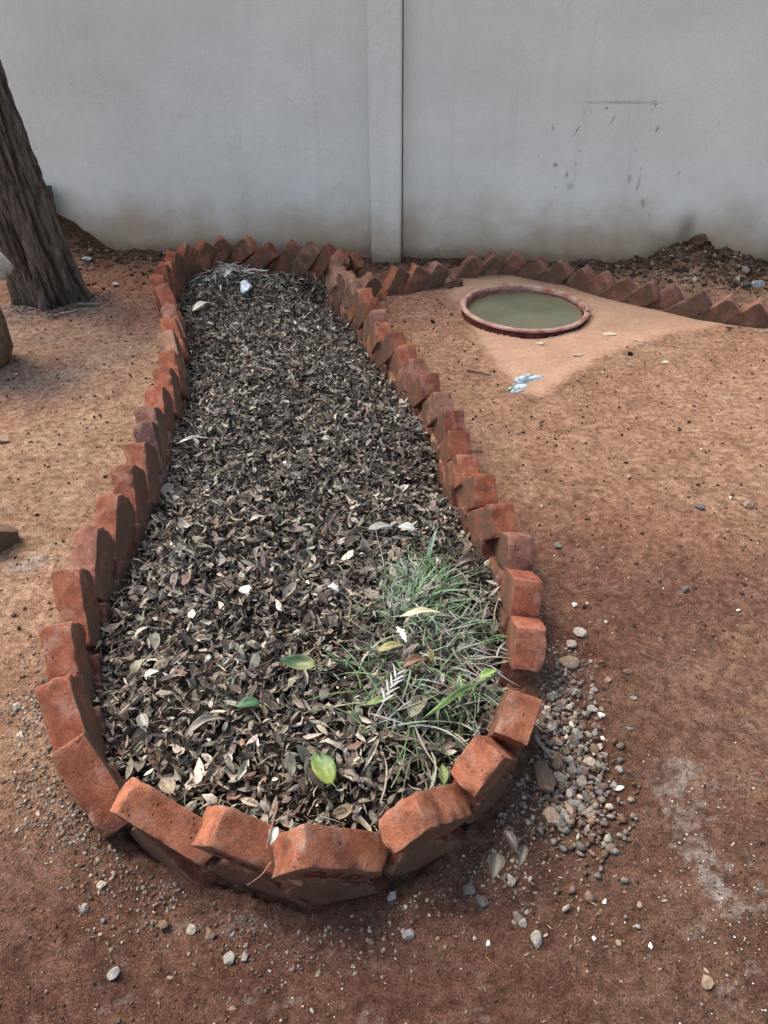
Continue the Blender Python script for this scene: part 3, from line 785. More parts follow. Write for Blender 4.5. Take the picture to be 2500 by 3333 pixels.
def ribbons(name, P, Z, L, Wd, yaw, cols, seed, mat, lift=(.0, .5), arc=(-1.2, 1.2), rows=6, fold=.35, parent=None, pitch0=(-.1, .25)):
    r = np.random.default_rng(seed); n = len(P)
    t = np.linspace(0, 1, rows)
    k = r.uniform(*arc, n); p0 = r.uniform(*pitch0, n); pk = -r.uniform(*lift, n) * 1.5
    V = np.zeros((n, rows, 3, 3)); pos = np.concatenate([P, Z[:, None]], 1).astype(float)
    step = (L / (rows - 1))
    for i in range(rows):
        a = yaw + k * t[i]; pt = p0 + pk * t[i]
        w = Wd * .5 * (1 - .85 * t[i] ** 2.2) * (.55 + .45 * min(1, t[i] * 5 + .2))
        side = np.stack([-np.sin(a), np.cos(a), 0 * a], 1)
        V[:, i, 0] = pos - side * w[:, None]; V[:, i, 2] = pos + side * w[:, None]
        V[:, i, 1] = pos + np.stack([0 * w, 0 * w, -w * fold], 1)
        pos = pos + np.stack([np.cos(a) * np.cos(pt), np.sin(a) * np.cos(pt), np.sin(pt)], 1) * step[:, None]
    V = V.reshape(n * rows * 3, 3)
    q = []
    for i in range(rows - 1):
        for j in range(2): q.append([i * 3 + j, i * 3 + j + 1, (i + 1) * 3 + j + 1, (i + 1) * 3 + j])
    F = (np.array(q)[None] + (np.arange(n) * rows * 3)[:, None, None]).reshape(-1, 4)
    return mesh_np(name, V, F, mat, np.repeat(cols, rows * 3, axis=0).clip(0, 1), parent=parent)
build_litter()

# ------------------------------------------------------------------ heap of cut grass on the right of the bed
def build_grass():
    r = np.random.default_rng(31)
    GR = [(.07, .14, .045), (.12, .20, .085), (.19, .26, .15), (.045, .08, .035), (.32, .31, .19), (.25, .29, .23)]
    # combed sheaf: roots near (.05,1.50) fanning away to upper right
    n = 190
    P = np.stack([.05 + r.normal(0, .04, n), 1.52 + r.normal(0, .07, n)], 1)
    P[:, 0] += .10 * r.random(n); P[:, 1] += .16 * r.random(n)
    Z = bed_h(P[:, 0], P[:, 1]) + .012 + .022 * r.random(n)
    yaw = np.radians(r.normal(64, 34, n))
    o = ribbons("cut_grass_sheaf", P, Z, r.uniform(.05, .20, n) , r.uniform(.002, .0062, n), yaw,
                palette(n, 32, GR, [4, 5, 5, 3, 1, 2]), 33, M_BLADE, lift=(.05, .45), arc=(-1.2, 1.2), pitch0=(-.05, .12))
    tag(o, "combed sheaf of cut green grass on the leaves", kind='stuff')
    # feathery mist of fine blades at its left
    n = 200
    P = np.stack([.02 + r.normal(0, .03, n) + .05 * r.random(n), 1.50 + .26 * r.random(n)], 1)
    Z = bed_h(P[:, 0], P[:, 1]) + .025 + .03 * r.random(n)
    yaw = np.radians(r.normal(85, 45, n))
    o = ribbons("grass_seed_heads", P, Z, r.uniform(.015, .06, n), r.uniform(.0007, .0016, n), yaw,
                palette(n, 34, [(.22, .27, .2), (.32, .36, .3), (.14, .19, .12)], [3, 3, 2]), 35, M_BLADE, lift=(0, .3), pitch0=(-.1, .6))
    tag(o, "feathery pale grass tops beside the sheaf", kind='stuff')
    # loose tangle
    n = 400
    P = np.stack([.14 + r.normal(0, .12, n), 1.33 + r.normal(0, .16, n)], 1)
    k = poly_sdf(P[:, 0], P[:, 1], INNER) < -.03
    P = P[k]; n = len(P)
    Z = bed_h(P[:, 0], P[:, 1]) + .012 + .035 * r.random(n)
    o = ribbons("loose_grass", P, Z, r.uniform(.04, .19, n), r.uniform(.0018, .0065, n), r.uniform(0, 2 * np.pi, n),
                palette(n, 36, GR + [(.28, .24, .17), (.12, .09, .065)], [5, 4, 2, 4, 1.5, 1.5, 3, 4]), 37, M_BLADE, lift=(.05, .5), arc=(-1.2, 1.2), pitch0=(0, .3))
    tag(o, "loose cut grass tangled over dry leaves", kind='stuff')
    # silvery dry narrow leaves
    n = 90
    P = np.stack([.22 + r.normal(0, .075, n), 1.36 + r.normal(0, .13, n)], 1)
    k = poly_sdf(P[:, 0], P[:, 1], INNER) < -.03
    P = P[k]; n = len(P)
    o = ribbons("dry_grass", P, bed_h(P[:, 0], P[:, 1]) + .03 + .03 * r.random(n), r.uniform(.05, .12, n), r.uniform(.003, .006, n),
                np.radians(r.normal(40, 60, n)), palette(n, 38, [(.30, .29, .27), (.20, .18, .17), (.40, .39, .36)], [3, 3, 1]), 39, M_BLADE, lift=(.05, .5), arc=(-1, 1))
    tag(o, "silvery dried grass leaves among the green", kind='stuff')
    # small pale wisps at the far end of the bed
    n = 110
    P = np.stack([-.86 + r.normal(0, .13, n), 4.60 + r.normal(0, .10, n)], 1)
    k = poly_sdf(P[:, 0], P[:, 1], INNER) < -.03
    P = P[k]; n = len(P)
    o = ribbons("pale_wisps", P, bed_h(P[:, 0], P[:, 1]) + .03 + .03 * r.random(n), r.uniform(.04, .15, n), r.uniform(.003, .009, n),
                r.uniform(0, 6.28, n), palette(n, 40, [(.36, .35, .31), (.22, .2, .17), (.50, .47, .40)], [3, 3, 2]), 41, M_BLADE, lift=(.05, .5), arc=(-1, 1))
    tag(o, "pale dry wisps heaped at the far end of the bed", kind='stuff')
build_grass()
def build_top_leaves():
    r = np.random.default_rng(45); n = 330
    P = np.stack([.14 + r.normal(0, .12, n), 1.38 + r.normal(0, .20, n)], 1)
    P = P[poly_sdf(P[:, 0], P[:, 1], INNER) < -.04]; n = len(P)
    o = leaves("leaves_over_grass", P, bed_h(P[:, 0], P[:, 1]) + .030 + .025 * r.random(n), (.034 * np.exp(r.normal(0, .35, n))), r.uniform(.008, .018, n),
               palette(n, 46, LIT + [(.12, .15, .06), (.22, .21, .09)], [6, 18, 26, 20, 5, 10, 5, 7, 5]), 47, M_LITTER, tilt=.6, curl=(.5, 3), bend=(-2, 2))
    tag(o, "dry and yellowing leaves caught in the cut grass", kind='stuff')
build_top_leaves()

# ------------------------------------------------------------------ single leaves that can be picked out
def one_leaf(name, label, cat, x, y, z, L, Wd, yaw, col, tip=None, curl=.5, bend=.4, pitch=0., roll=0., group=None, mat=None, stalk=True, thin=1., ragged=0.):
    rows, cols_ = 13, 7
    V = []; C = []
    r = random.Random(hash((round(x, 3), round(y, 3))) & 0xffff)
    for i in range(rows):
        t = i / (rows - 1)
        w = Wd * .5 * max(.02, math.sin(math.pi * min(1, t ** .8)) ** .8) * (1 + ragged * r.uniform(-1, 1))
        for j in range(cols_):
            a = (j / (cols_ - 1)) * 2 - 1
            ang = a * curl
            lx = w * math.sin(ang) / max(curl, .05) if abs(curl) > .05 else w * a
            lz = w * (1 - math.cos(ang)) / max(abs(curl), .05)
            ly = L * (t - .5)
            lz2 = lz - bend * L * (t - .5) ** 2 + .02 * L * math.sin(9 * t + 3 * a)
            vein = .0006 * math.cos((t * 9 + abs(a) * 1.6) * 2 * math.pi)
            V.append((lx, ly, lz2 + vein))
            f = 1.0 + (.35 if abs(a) < .1 else 0) + .12 * math.cos((t * 9 + abs(a) * 1.6) * 2 * math.pi)
            c0 = np.array(col)
            if tip is not None:
                m = 1 / (1 + math.exp(-((t - .5) * 9 + 2 * r.uniform(-1, 1) + 1.5 * a)))
                c0 = c0 * (1 - m) + np.array(tip) * m
            C.append(c0 * f)
    F = []
    for i in range(rows - 1):
        for j in range(cols_ - 1):
            F.append([i * cols_ + j, i * cols_ + j + 1, (i + 1) * cols_ + j + 1, (i + 1) * cols_ + j])
    o = mesh_np(name, np.array(V), np.array(F), mat or M_LEAF, np.array(C).clip(0, 1))
    sol = o.modifiers.new("thickness", 'SOLIDIFY'); sol.thickness = .0006 * thin
    o.location = (x, y, z); o.rotation_euler = (pitch, roll, yaw)
    tag(o, label, cat, group)
    if stalk:
        s = ribbons("leaf_stalk", np.array([[0, -L * .48]]), np.array([0.0]), np.array([L * .28]), np.array([.0022]), np.array([-math.pi / 2]),
                    np.array([np.array(col) * .8 + .04]), 5, M_TWIG, lift=(0, .2), arc=(-.4, .4), parent=o)
    return o

def bz(x, y, up=.036): return float(bed_h(np.array([x]), np.array([y]))[0]) + up

def LF(name, label, x, y, L, Wd, yawdeg, col, up=.036, **k):
    return one_leaf(name, label, k.pop('cat', 'leaf'), x, y, bz(x, y, up), L, Wd, math.radians(yawdeg), col, **k)

LF("green_leaf", "broad fresh green leaf with yellow patches near the front of the bed", -.148, 1.068, .098, .055, 28, (.21, .25, .05), tip=(.06, .12, .04), curl=.5, bend=.5, up=.042)
LF("green_leaf", "green leaf with one half turned brown, below the middle of the bed", -.228, 1.375, .100, .046, 78, (.15, .16, .06), tip=(.045, .10, .04), curl=.9, bend=-.5, roll=-.5, up=.044)
LF("green_leaf", "dark glossy green leaf among dry leaves left of the half brown one", -.345, 1.249, .062, .036, 100, (.035, .085, .035), curl=.6, up=.040)
LF("yellow_leaf", "long wavy cream yellow leaf lying across the cut grass", .098, 1.504, .118, .022, -84, (.50, .45, .28), curl=.4, bend=.5, up=.075, stalk=False)
LF("grass_blade", "long broad light green grass blade pointing to the right side bricks", .18, 1.245, .24, .017, -55, (.13, .20, .065), curl=.8, bend=.25, up=.085, cat='grass blade', stalk=False)
LF("grass_blade", "grey green grass blade standing out at the top of the cut grass", .150, 1.875, .17, .014, -18, (.20, .27, .20), curl=.5, bend=.3, pitch=.28, up=.06, cat='grass blade', stalk=False)
LF("grass_blade", "upright short bright green blade below the cut grass", .185, 1.275, .085, .014, -5, (.12, .18, .06), curl=.5, bend=.1, pitch=.3, up=.07, cat='grass blade', stalk=False)
LF("brown_leaf", "large dark brown crumpled leaf beside the right side bricks", .262, 1.826, .085, .055, 105, (.085, .055, .045), curl=1.2, bend=.8, up=.05)
LF("grey_leaf", "large flat grey leaf lying above the cut grass", -.012, 1.972, .085, .036, -80, (.25, .24, .215), curl=.4, bend=.3, up=.045)
LF("grey_leaf", "round pale leaf to the right of the large grey leaf", .072, 1.968, .060, .042, 70, (.38, .37, .33), curl=.5, up=.045)
LF("white_leaf", "torn bright white leaf under the yellow one", .043, 1.435, .065, .020, 22, (.58, .57, .52), curl=.3, bend=.3, up=.070, ragged=.5, stalk=False)
LF("cream_leaf", "folded cream leaf at the far left corner of the bed", -1.020, 4.180, .15, .055, -38, (.62, .57, .46), curl=.7, bend=.5, up=.045)
LF("cream_leaf", "slender cream leaf on top of the far heap", -.800, 4.70, .16, .028, -80, (.58, .53, .44), curl=.5, bend=.2, up=.055)
LF("cream_leaf", "upright pale leaf in the middle of the far heap", -.905, 4.52, .13, .030, -25, (.52, .48, .41), curl=.7, bend=.5, up=.055)
LF("yellowing_leaf", "yellow green leaf with a long cream midrib under the grass", .016, 1.395, .080, .028, -75, (.27, .24, .085), tip=(.19, .15, .07), curl=.6, up=.065)
LF("yellowing_leaf", "small mustard yellow leaf standing on edge in the grass", .116, 1.362, .055, .020, 5, (.33, .27, .08), tip=(.25, .19, .07), curl=.5, roll=.8, up=.07)
LF("brown_leaf", "rusty brown curled leaf below the mustard yellow one", .075, 1.335, .07, .035, -70, (.17, .085, .05), curl=1.2, bend=.7, up=.065)
LF("green_leaf", "small fresh green leaf touching the bricks at the end of the long blade", .262, 1.325, .058, .026, -62, (.18, .27, .07), curl=.8, up=.085)
LF("green_leaf", "slim olive leaf low in the tangle of grass", -.01, 1.235, .085, .022, -78, (.13, .17, .05), curl=.7, up=.05)
LF("green_leaf", "short olive leaf against the front right bricks", .13, 1.065, .055, .024, 0, (.13, .17, .05), curl=.8, up=.05)
LF("brown_leaf", "big wrinkled olive brown leaf in the lower grass", .08, 1.225, .085, .045, -35, (.14, .125, .08), curl=.9, bend=.6, up=.055, ragged=.12)
LF("white_leaf", "twisted white leaf left of the cut grass", -.153, 1.663, .042, .026, 60, (.50, .49, .43), curl=1.1, bend=.9, up=.05, ragged=.3, stalk=False)
LF("pale_leaf", "pale squarish leaf in the middle left of the bed", -.411, 1.661, .040, .034, 40, (.55, .52, .45), curl=.6, up=.05, ragged=.2)
LF("pale_leaf", "pale leaf near the left side bricks", -.61, 1.355, .040, .022, -60, (.50, .50, .44), curl=.7, up=.05)
LF("pale_leaf", "pair of long pale strips by the left bricks, mid bed", -.755, 2.60, .13, .022, -70, (.46, .43, .36), curl=.9, up=.05)
LF("tan_leaf", "tan torn leaf tucked behind the near left corner brick", -.505, 1.045, .055, .038, 40, (.33, .24, .15), tip=(.13, .095, .06), curl=.6, up=.055)
LF("grey_leaf", "long arched grey brown leaf in the front left of the bed", -.44, 1.19, .11, .030, -60, (.20, .17, .135), curl=1.2, bend=1.0, up=.055)
LF("grey_leaf", "big curled grey leaf on the left edge above the arched one", -.60, 1.215, .06, .035, 25, (.24, .22, .18), curl=1.2, bend=.6, up=.05)
LF("pale_leaf", "pale crisp leaf on the middle of the bed", -.42, 2.02, .055, .020, -60, (.46, .40, .32), curl=.9, bend=.5, up=.05)
def GL(name, label, x, y, z, L, Wd, yd, col, **k):
    return one_leaf(name, label, 'leaf', x, y, z, L, Wd, math.radians(yd), col, **k)
GL("pale_leaf", "small crumpled pale leaf caught between two near bricks", -.222, .835, .168, .036, .022, -10, (.48, .49, .40), curl=1.1, bend=.9, stalk=True)
GL("dry_leaf", "long dry grey leaf in the shadow under the right front bricks", .262, .905, .022, .06, .026, 20, (.075, .062, .052), curl=1.4, bend=.9, ragged=.2)
GL("dry_leaf", "rounded grey brown leaf lying on the soil right of the front bricks", .225, .850, .022, .06, .042, -20, (.075, .06, .05), curl=1.3, bend=.7, ragged=.25)
GL("dry_leaf", "dry leaf leaning by the pebbles below the gravel heap", .285, .872, .022, .05, .022, -25, (.085, .07, .056), curl=1.4, bend=.9, ragged=.2)

# plastic scraps
M_PLAST = mat_plain("grey_plastic", (.42, .45, .50), (.66, .70, .75), 35, .35, .5, .5, .004)
def lump(name, label, cat, x, y, z, sx, sy, sz, rz, mat, seed=1, cols=None, parent=None, sub=3, rough=.18, group=None, freq=2.2, rx=0, ry=0):
    import bmesh
    bm = bmesh.new(); bmesh.ops.create_icosphere(bm, subdivisions=sub, radius=1)
    off = Vector((seed * 3.1, seed * 1.7, seed * .9))
    # facets: cut the ball by random planes so stones read as broken, not round
    r = random.Random(seed)
    planes = [(Vector((r.gauss(0, 1), r.gauss(0, 1), r.gauss(0, 1))).normalized(), r.uniform(.45, .85)) for _ in range(11)]
    for v in bm.verts:
        p = v.co.copy()
        for nrm, dd in planes:
            e = p.dot(nrm) - dd
            if e > 0: p -= nrm * e * .97
        p += Vector(mnoise.noise_vector(p * freq + off)) * rough * .4
        v.co = Vector((p.x * sx, p.y * sy, p.z * sz))
    me = bpy.data.meshes.new(name); bm.to_mesh(me); bm.free()
    me.polygons.foreach_set('use_smooth', [mat is not M_STONE] * len(me.polygons))
    me.materials.append(mat)
    if cols is not None:
        a = me.color_attributes.new('col', 'FLOAT_COLOR', 'POINT')
        a.data.foreach_set('color', np.tile(np.array([*cols, 1.0], dtype=np.float32), len(me.vertices)))
    o = bpy.data.objects.new(name, me); link(o, parent)
    o.location = (x, y, z); o.rotation_euler = (rx, ry, rz)
    if cat: tag(o, label, cat, group)
    return o
def gh(x, y): return float(ground_h(np.array([x]), np.array([y]))[0])

lump("plastic_scrap", "grey crumpled plastic scrap on the leaves at the far end of the bed", "plastic scrap", -.785, 4.33, bz(-.785, 4.33, .05), .050, .085, .032, .2, M_PLAST, 5, rough=.5)
# wet plastic bag half buried at the tip of the sand patch: three domes showing
bag = empty("buried_plastic_bag", (.64, 3.13, 0))
tag(bag, "clear bluish plastic bag half buried in the sand, showing as three glossy patches", "plastic bag")
M_BAG, _nt, _b = new_mat("wet_plastic", .12, .6)
_k = NT(_nt); _tc = _k.n('ShaderNodeTexCoord').outputs['Object']
_n = _k.noise(_tc, 26, 3, .5)
_k.l(_k.mix(_k.ramp(_n, .42, .58), rgb(.16, .20, .23), rgb(.50, .56, .60)), _b.inputs['Base Color'])
_k.l(_k.bump(_n, .4, .01), _b.inputs['Normal'])
for (dx, dy, sx, sy, rz, sd) in [(.045, .075, .072, .045, .5, 3), (-.02, .0, .058, .036, .05, 7), (-.035, -.062, .045, .028, .35, 9)]:
    zz = gh(.64 + dx, 3.13 + dy)
    lump("fold", None, None, dx, dy, zz + .000, sx * 1.1, sy * 1.2, .009, rz, M_BAG, sd, parent=bag, rough=.3)
lump("green_fleck", None, None, -.065, -.045, gh(.575, 3.085) + .004, .016, .012, .006, .4, M_LEAF, 4, cols=(.30, .45, .25), parent=bag, sub=2)

# ------------------------------------------------------------------ sunken water tub
def build_tub():
    root = empty("water_tub", (TUB[0], TUB[1], .026))
    root.rotation_euler = (math.radians(1.2), math.radians(1.4), 0)
    tag(root, "round red clay tub with lime stained rim sunk in the sand", "tub")
    def lathe(name, prof, mat, nseg=96, bumpy=.0):
        V = []; F = []
        for i in range(nseg):
            a = 2 * math.pi * i / nseg
            for j, (r_, z_) in enumerate(prof):
                nz = bumpy * mnoise.noise(Vector((math.cos(a) * 4, math.sin(a) * 4, z_ * 20 + j * .3)))
                V.append(((r_ + nz) * math.cos(a), (r_ + nz) * math.sin(a) * .97, z_ + nz * .5))
        m = len(prof)
        for i in range(nseg):
            for j in range(m - 1):
                F.append([i * m + j, ((i + 1) % nseg) * m + j, ((i + 1) % nseg) * m + j + 1, i * m + j + 1])
        return mesh_np(name, np.array(V), np.array(F)[:, ::-1], mat, parent=root)
    lathe("rim", [(.324, -.020), (.325, -.002), (.328, .002), (.335, .0045), (.344, .0045), (.351, .002), (.356, -.002), (.355, -.008), (.350, -.014), (.340, -.018)], M_TUB, 120, .004)
    lathe("bowl", [(.340, -.026), (.335, -.06), (.30, -.30), (.02, -.36), (.018, -.345), (.285, -.285), (.312, -.06), (.321, -.0205)], M_TUBIN, 72, .003)
    nb = lump("rim_knob", None, None, .335, -.05, .010, .030, .040, .016, .2, M_TUB, 12, parent=root, rough=.5)
    mw, nt, b = new_mat("murky_water", .05, .8); k = NT(nt)
    tc = k.n('ShaderNodeTexCoord').outputs['Object']
    k.l(k.mix(k.ramp(k.noise(tc, 4, 3, .5), .3, .7), rgb(.115, .11, .06), rgb(.155, .145, .085)), b.inputs['Base Color'])
    b.inputs['IOR'].default_value = 1.33
    k.l(k.bump(k.noise(tc, 9, 2, .4), .04, .01), b.inputs['Normal'])
    n = 96; V = [(0, 0, 0)]
    for q in range(1, 7):
        for i in range(n):
            a = 2 * math.pi * i / n; r_ = .316 * q / 6
            V.append((r_ * math.cos(a), r_ * .97 * math.sin(a), 0))
    F3 = [[0, 1 + i, 1 + (i + 1) % n] for i in range(n)]
    me = bpy.data.meshes.new("water")
    F = F3 + [[1 + (q - 1) * n + i, 1 + q * n + i, 1 + q * n + (i + 1) % n, 1 + (q - 1) * n + (i + 1) % n] for q in range(1, 6) for i in range(n)]
    me.from_pydata(V, [], F); me.materials.append(mw); me.update()
    w = link(bpy.data.objects.new("water", me)); w.location = (TUB[0], TUB[1], -.006)
    tag(w, "murky olive water standing in the clay tub", kind='structure')
build_tub()

# ------------------------------------------------------------------ tree
def build_tree():
    cx, cy = -1.92, 4.33
    root = empty("tree", (cx, cy, 0))
    tag(root, "rough dark trunk of a leaning tree close to the wall", "tree")
    nz, na = 210, 150
    zs = np.concatenate([np.linspace(-.15, 1.7, nz - 24), np.linspace(1.75, 3.6, 24)])
    A = np.linspace(0, 2 * np.pi, na, endpoint=False)
    Z, TH = np.meshgrid(zs, A, indexing='ij')
    lean = -.085 * np.clip(Z, 0, 9) - .012 * np.clip(Z, 0, 9) ** 2
    R = .172 + .030 * np.exp(-np.clip(Z, 0, 9) / .16) - .012 * np.clip(Z, 0, 4)
    R = R * (1 + .17 * np.exp(-np.clip(Z, 0, 9) / .22) * np.cos(5 * TH + .6) + .04 * np.cos(3 * TH + 1))
    # deep wandering furrows
    u = TH * 6.4 + .9 * fbm(Z * 1.4, TH * 1.2, 1.6, 3, 600); v = Z * 3.2
    rid = 1 - np.abs(fbm(u, v * .6, 1.35, 3, 610)) * 2.6
    rid2 = 1 - np.abs(fbm(u * 2.1, v * .9, 1.6, 3, 620)) * 2.4
    D = .020 * rid.clip(-1, 1) + .009 * rid2.clip(-1, 1)
    Rr = R + D * .8 - .012 + .004 * fbm(u * 3, v * 3, 2, 3, 630)
    x = lean + Rr * np.cos(TH); y = Rr * np.sin(TH) * .95
    f = []
    i = np.arange(nz - 1)[:, None]; j = np.arange(na)[None, :]
    a = i * na + j; b_ = i * na + (j + 1) % na
    F = np.stack([a, b_, b_ + na, a + na], -1).reshape(-1, 4)
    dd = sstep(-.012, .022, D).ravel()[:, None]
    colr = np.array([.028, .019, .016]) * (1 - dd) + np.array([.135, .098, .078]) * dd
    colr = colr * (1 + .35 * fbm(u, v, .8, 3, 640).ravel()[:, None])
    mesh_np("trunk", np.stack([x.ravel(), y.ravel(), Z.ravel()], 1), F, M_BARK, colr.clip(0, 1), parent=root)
    # limbs and crown above the frame; last limb added for the shading leaves
    top = Vector((-.085 * 3.6 - .012 * 12.9, 0, 3.55))
    for q, (ax, ay, az) in enumerate([(-1.2, -.5, 1.3), (1.0, .5, 1.6), (.2, -1.1, 1.5), (-.3, 1.0, 1.7), (3.2, -4.4, .9)]):
        V = []; F = []
        for s_ in range(9):
            t = s_ / 8; c = top + Vector((ax * t, ay * t, az * t ** .8 - .1)); rr = .10 * (1 - t) + .02
            for k_ in range(10):
                an = k_ * math.pi / 5; V.append((c.x + rr * math.cos(an), c.y + rr * math.sin(an), c.z))
        for s_ in range(8):
            for k_ in range(10):
                F.append([s_ * 10 + k_, s_ * 10 + (k_ + 1) % 10, (s_ + 1) * 10 + (k_ + 1) % 10, (s_ + 1) * 10 + k_])
        mesh_np("limb", np.array(V), np.array(F), M_BARK, np.tile([.09, .065, .05], (len(V), 1)), parent=root)
    r = np.random.default_rng(71); n = 6800
    cl = r.normal(0, 1, (60, 3)) * np.array([1.0, .8, .5]) + np.array([-.5, 0, 4.9])
    # the crown is widened out of view to dim the near yard and right wall
    shade_cl = np.concatenate([np.stack([r.uniform(.6, 5.6, 90), r.uniform(-6.6, -2.6, 90), r.normal(4.3, .4, 90)], 1),
                             np.stack([r.uniform(4.0, 6.8, 60), r.uniform(-4.6, .1, 60), r.normal(3.6, .5, 60)], 1)])
    cl = np.concatenate([cl, shade_cl])
    pc = cl[r.integers(0, len(cl), n)] + r.normal(0, .3, (n, 3))
    o = leaves("shading_crown", pc[:, :2], pc[:, 2], r.uniform(.12, .20, n), r.uniform(.06, .10, n), palette(n, 72, [(.05, .09, .03), (.08, .12, .04)], [1, 1]), 73, M_LEAF, tilt=.7, curl=(.1, .5), rows=4, parent=root)
    return root
build_tree()

# strips of fallen bark at the foot of the trunk
def twig(name, label, x, y, z, L, w, yawdeg, col, cat="twig", arc=.3, seed=1, parent=None):
    n = 9; r = random.Random(seed)
    V = []; F = []; p = Vector((0, 0, 0)); a = math.radians(yawdeg)
    for i in range(n):
        t = i / (n - 1); rr = w * .5 * (1 - .5 * t)
        for k_ in range(6):
            an = k_ * math.pi / 3
            V.append((p.x - math.sin(a) * rr * math.cos(an), p.y + math.cos(a) * rr * math.cos(an), p.z + rr * math.sin(an)))
        p = p + Vector((math.cos(a), math.sin(a), r.uniform(-.06, .08))) * L / (n - 1); a += arc / n + r.uniform(-.12, .12)
    for i in range(n - 1):
        for k_ in range(6):
            F.append([i * 6 + k_, i * 6 + (k_ + 1) % 6, (i + 1) * 6 + (k_ + 1) % 6, (i + 1) * 6 + k_])
    o = mesh_np(name, np.array(V), np.array(F), M_TWIG, np.tile(col, (len(V), 1)), parent=parent)
    o.location = (x, y, z)
    if label: tag(o, label, cat)
    return o
twig("bark_strip", "curved pale strip of bark on the ground at the foot of the trunk", -1.80, 4.08, gh(-1.8, 4.08) + .012, .12, .014, 5, (.30, .25, .21), "bark strip", 1.4, 3)
twig("bark_strip", "straight bark strip just right of the trunk foot", -1.73, 4.19, gh(-1.73, 4.19) + .012, .13, .022, 3, (.17, .145, .125), "bark strip", .1, 4)
twig("twig", "thin stick poking out level with the joint of the right side bricks", .455, 1.785, .03, .075, .005, -1, (.30, .22, .16), seed=5, arc=.0)
twig("twig", "forked twig lying on the soil right of the gravel heap", .70, 1.46, gh(.7, 1.46) + .006, .13, .004, -38, (.14, .10, .08), seed=6)
twig("twig", "brown twig wedged between the two near bricks beside the pale leaf", -.222, .90, .172, .10, .006, -92, (.20, .12, .085), seed=7)
twig("twig", "thin rootlet hanging over the front of the near bricks", -.225, .785, .150, .06, .003, -120, (.26, .15, .10), seed=8, arc=-.7)
twig("twig", "wiry grass stem arching over the right side bricks", .31, 1.85, .14, .09, .003, 35, (.17, .09, .05), seed=9)
twig("twig", "flat straw sliver beside the front right of the gravel heap", .478, 1.375, gh(.478, 1.375) + .01, .045, .010, 78, (.26, .22, .18), seed=10, arc=0)
twig("twig", "pale stick on the soil at the right end of the brick edging", 1.95, 3.70, gh(1.95, 3.7) + .012, .10, .010, 25, (.45, .38, .28), seed=12, arc=0)
twig("twig", "dark twig on the soil near the tip of the sand patch", .40, 3.27, gh(.4, 3.27) + .01, .12, .010, -35, (.07, .05, .04), seed=13)
twig("wood_chip", "long grey splinter under the gravel heap by the front right brick", .37, 1.20, gh(.37, 1.2) + .012, .075, .014, -70, (.20, .16, .13), "splinter", 0, 14)
twig("twig", "bare stem crossing the leaves in the lower middle of the bed", -.30, 1.39, bz(-.30, 1.39, .04), .20, .0045, 215, (.13, .09, .065), seed=15)
twig("twig", "pale grass stem lying over the front of the cut grass", .02, 1.20, bz(.02, 1.20, .055), .20, .0035, 22, (.35, .31, .22), seed=16)
twig("twig", "thin upright pale stalk left of the grey grass blade", -.003, 1.74, bz(0, 1.74, .05), .22, .0025, 92, (.38, .35, .28), seed=17)
twig("twig", "short stick on the soil heap against the wall behind the bed", -1.60, 4.86, gh(-1.6, 4.86) + .012, .09, .012, 12, (.19, .14, .11), seed=18)

# spray of silvery dried leaves
spray = empty("dried_spray", (-.03, 1.20, bz(-.03, 1.2, .06)))
tag(spray, "silvery dried grass spray with pale pointed leaflets", "grass spray")
ribbons("stem", np.array([[0, -.03]]), np.array([0.]), np.array([.16]), np.array([.003]), np.array([1.15]), np.array([[.30, .29, .27]]), 3, M_BLADE, lift=(0, .1), arc=(-.1, .1), parent=spray)
for q in range(9):
    t = .3 + q * .075
    ribbons("leaflet", np.array([[.065 * t, -.03 + .145 * t]]), np.array([.01]), np.array([.042]), np.array([.006]), np.array([1.15 + (.5 if q % 2 else -.5)]),
            np.array([[.40, .39, .37]]), 30 + q, M_BLADE, lift=(0, .3), arc=(-.3, .3), parent=spray)

# ------------------------------------------------------------------ stones
def stone_col(r, k='mix'):
    pal = {'grey': (.235, .205, .18), 'dark': (.12, .10, .09), 'warm': (.27, .19, .13), 'brown': (.14, .09, .06), 'white': (.62, .58, .52), 'green': (.19, .18, .145), 'pale': (.36, .295, .23)}
    c = pal[r.choice(['grey', 'grey', 'grey', 'dark', 'warm', 'brown', 'pale'])] if k == 'mix' else pal[k]
    f = r.uniform(.8, 1.2)
    return tuple(v * f for v in c)
rs = random.Random(77)
kinds = {0: ('pale', "speckled beige stone, topmost of the loose stones right of the bed"), 1: ('pale', "beige split stone just below the topmost one"),
         2: ('warm', "large yellowish angular stone beside the right side bricks"), 3: ('dark', "small round dark grey pebble beside the right side bricks"),
         6: ('pale', "wedge shaped pale chip at the top of the gravel heap"), 15: ('white', "bright white chip at the right edge of the gravel heap"),
         17: ('green', "grey stone half tucked under the right front brick"), 23: ('grey', "mottled grey and white lump in the middle of the gravel heap"),
         29: ('white', "white oval pebble right of the mottled lump"), 33: ('brown', "brown stone leaning on the biggest stone"),
         35: ('brown', "biggest stone, an earth brown slab beside the front right bricks"), 37: ('pale', "pale rough stone in the lower gravel heap"),
         38: ('green', "small blue grey stone on the right of the lower heap"), 42: ('pale', "rounded pinkish beige stone in the lower gravel heap"),
         45: ('dark', "dark slate cube in the lower right of the heap"), 46: ('grey', "light grey block beside the dark slate one"),
         44: ('brown', "flat brown stone slab lying across the lower heap"), 48: ('warm', "large smooth pinkish grey stone at the foot of the heap"),
         54: ('green', "flat greenish chip under the foot of the heap"), 57: ('grey', "bluish white pebble, lowest of the gravel heap"),
         58: ('warm', "lone tan pebble on bare soil right of the heap"), 59: ('brown', "brown flat pebble by the forked twig"),
         63: ('white', "white triangular chip right of the lower heap")}
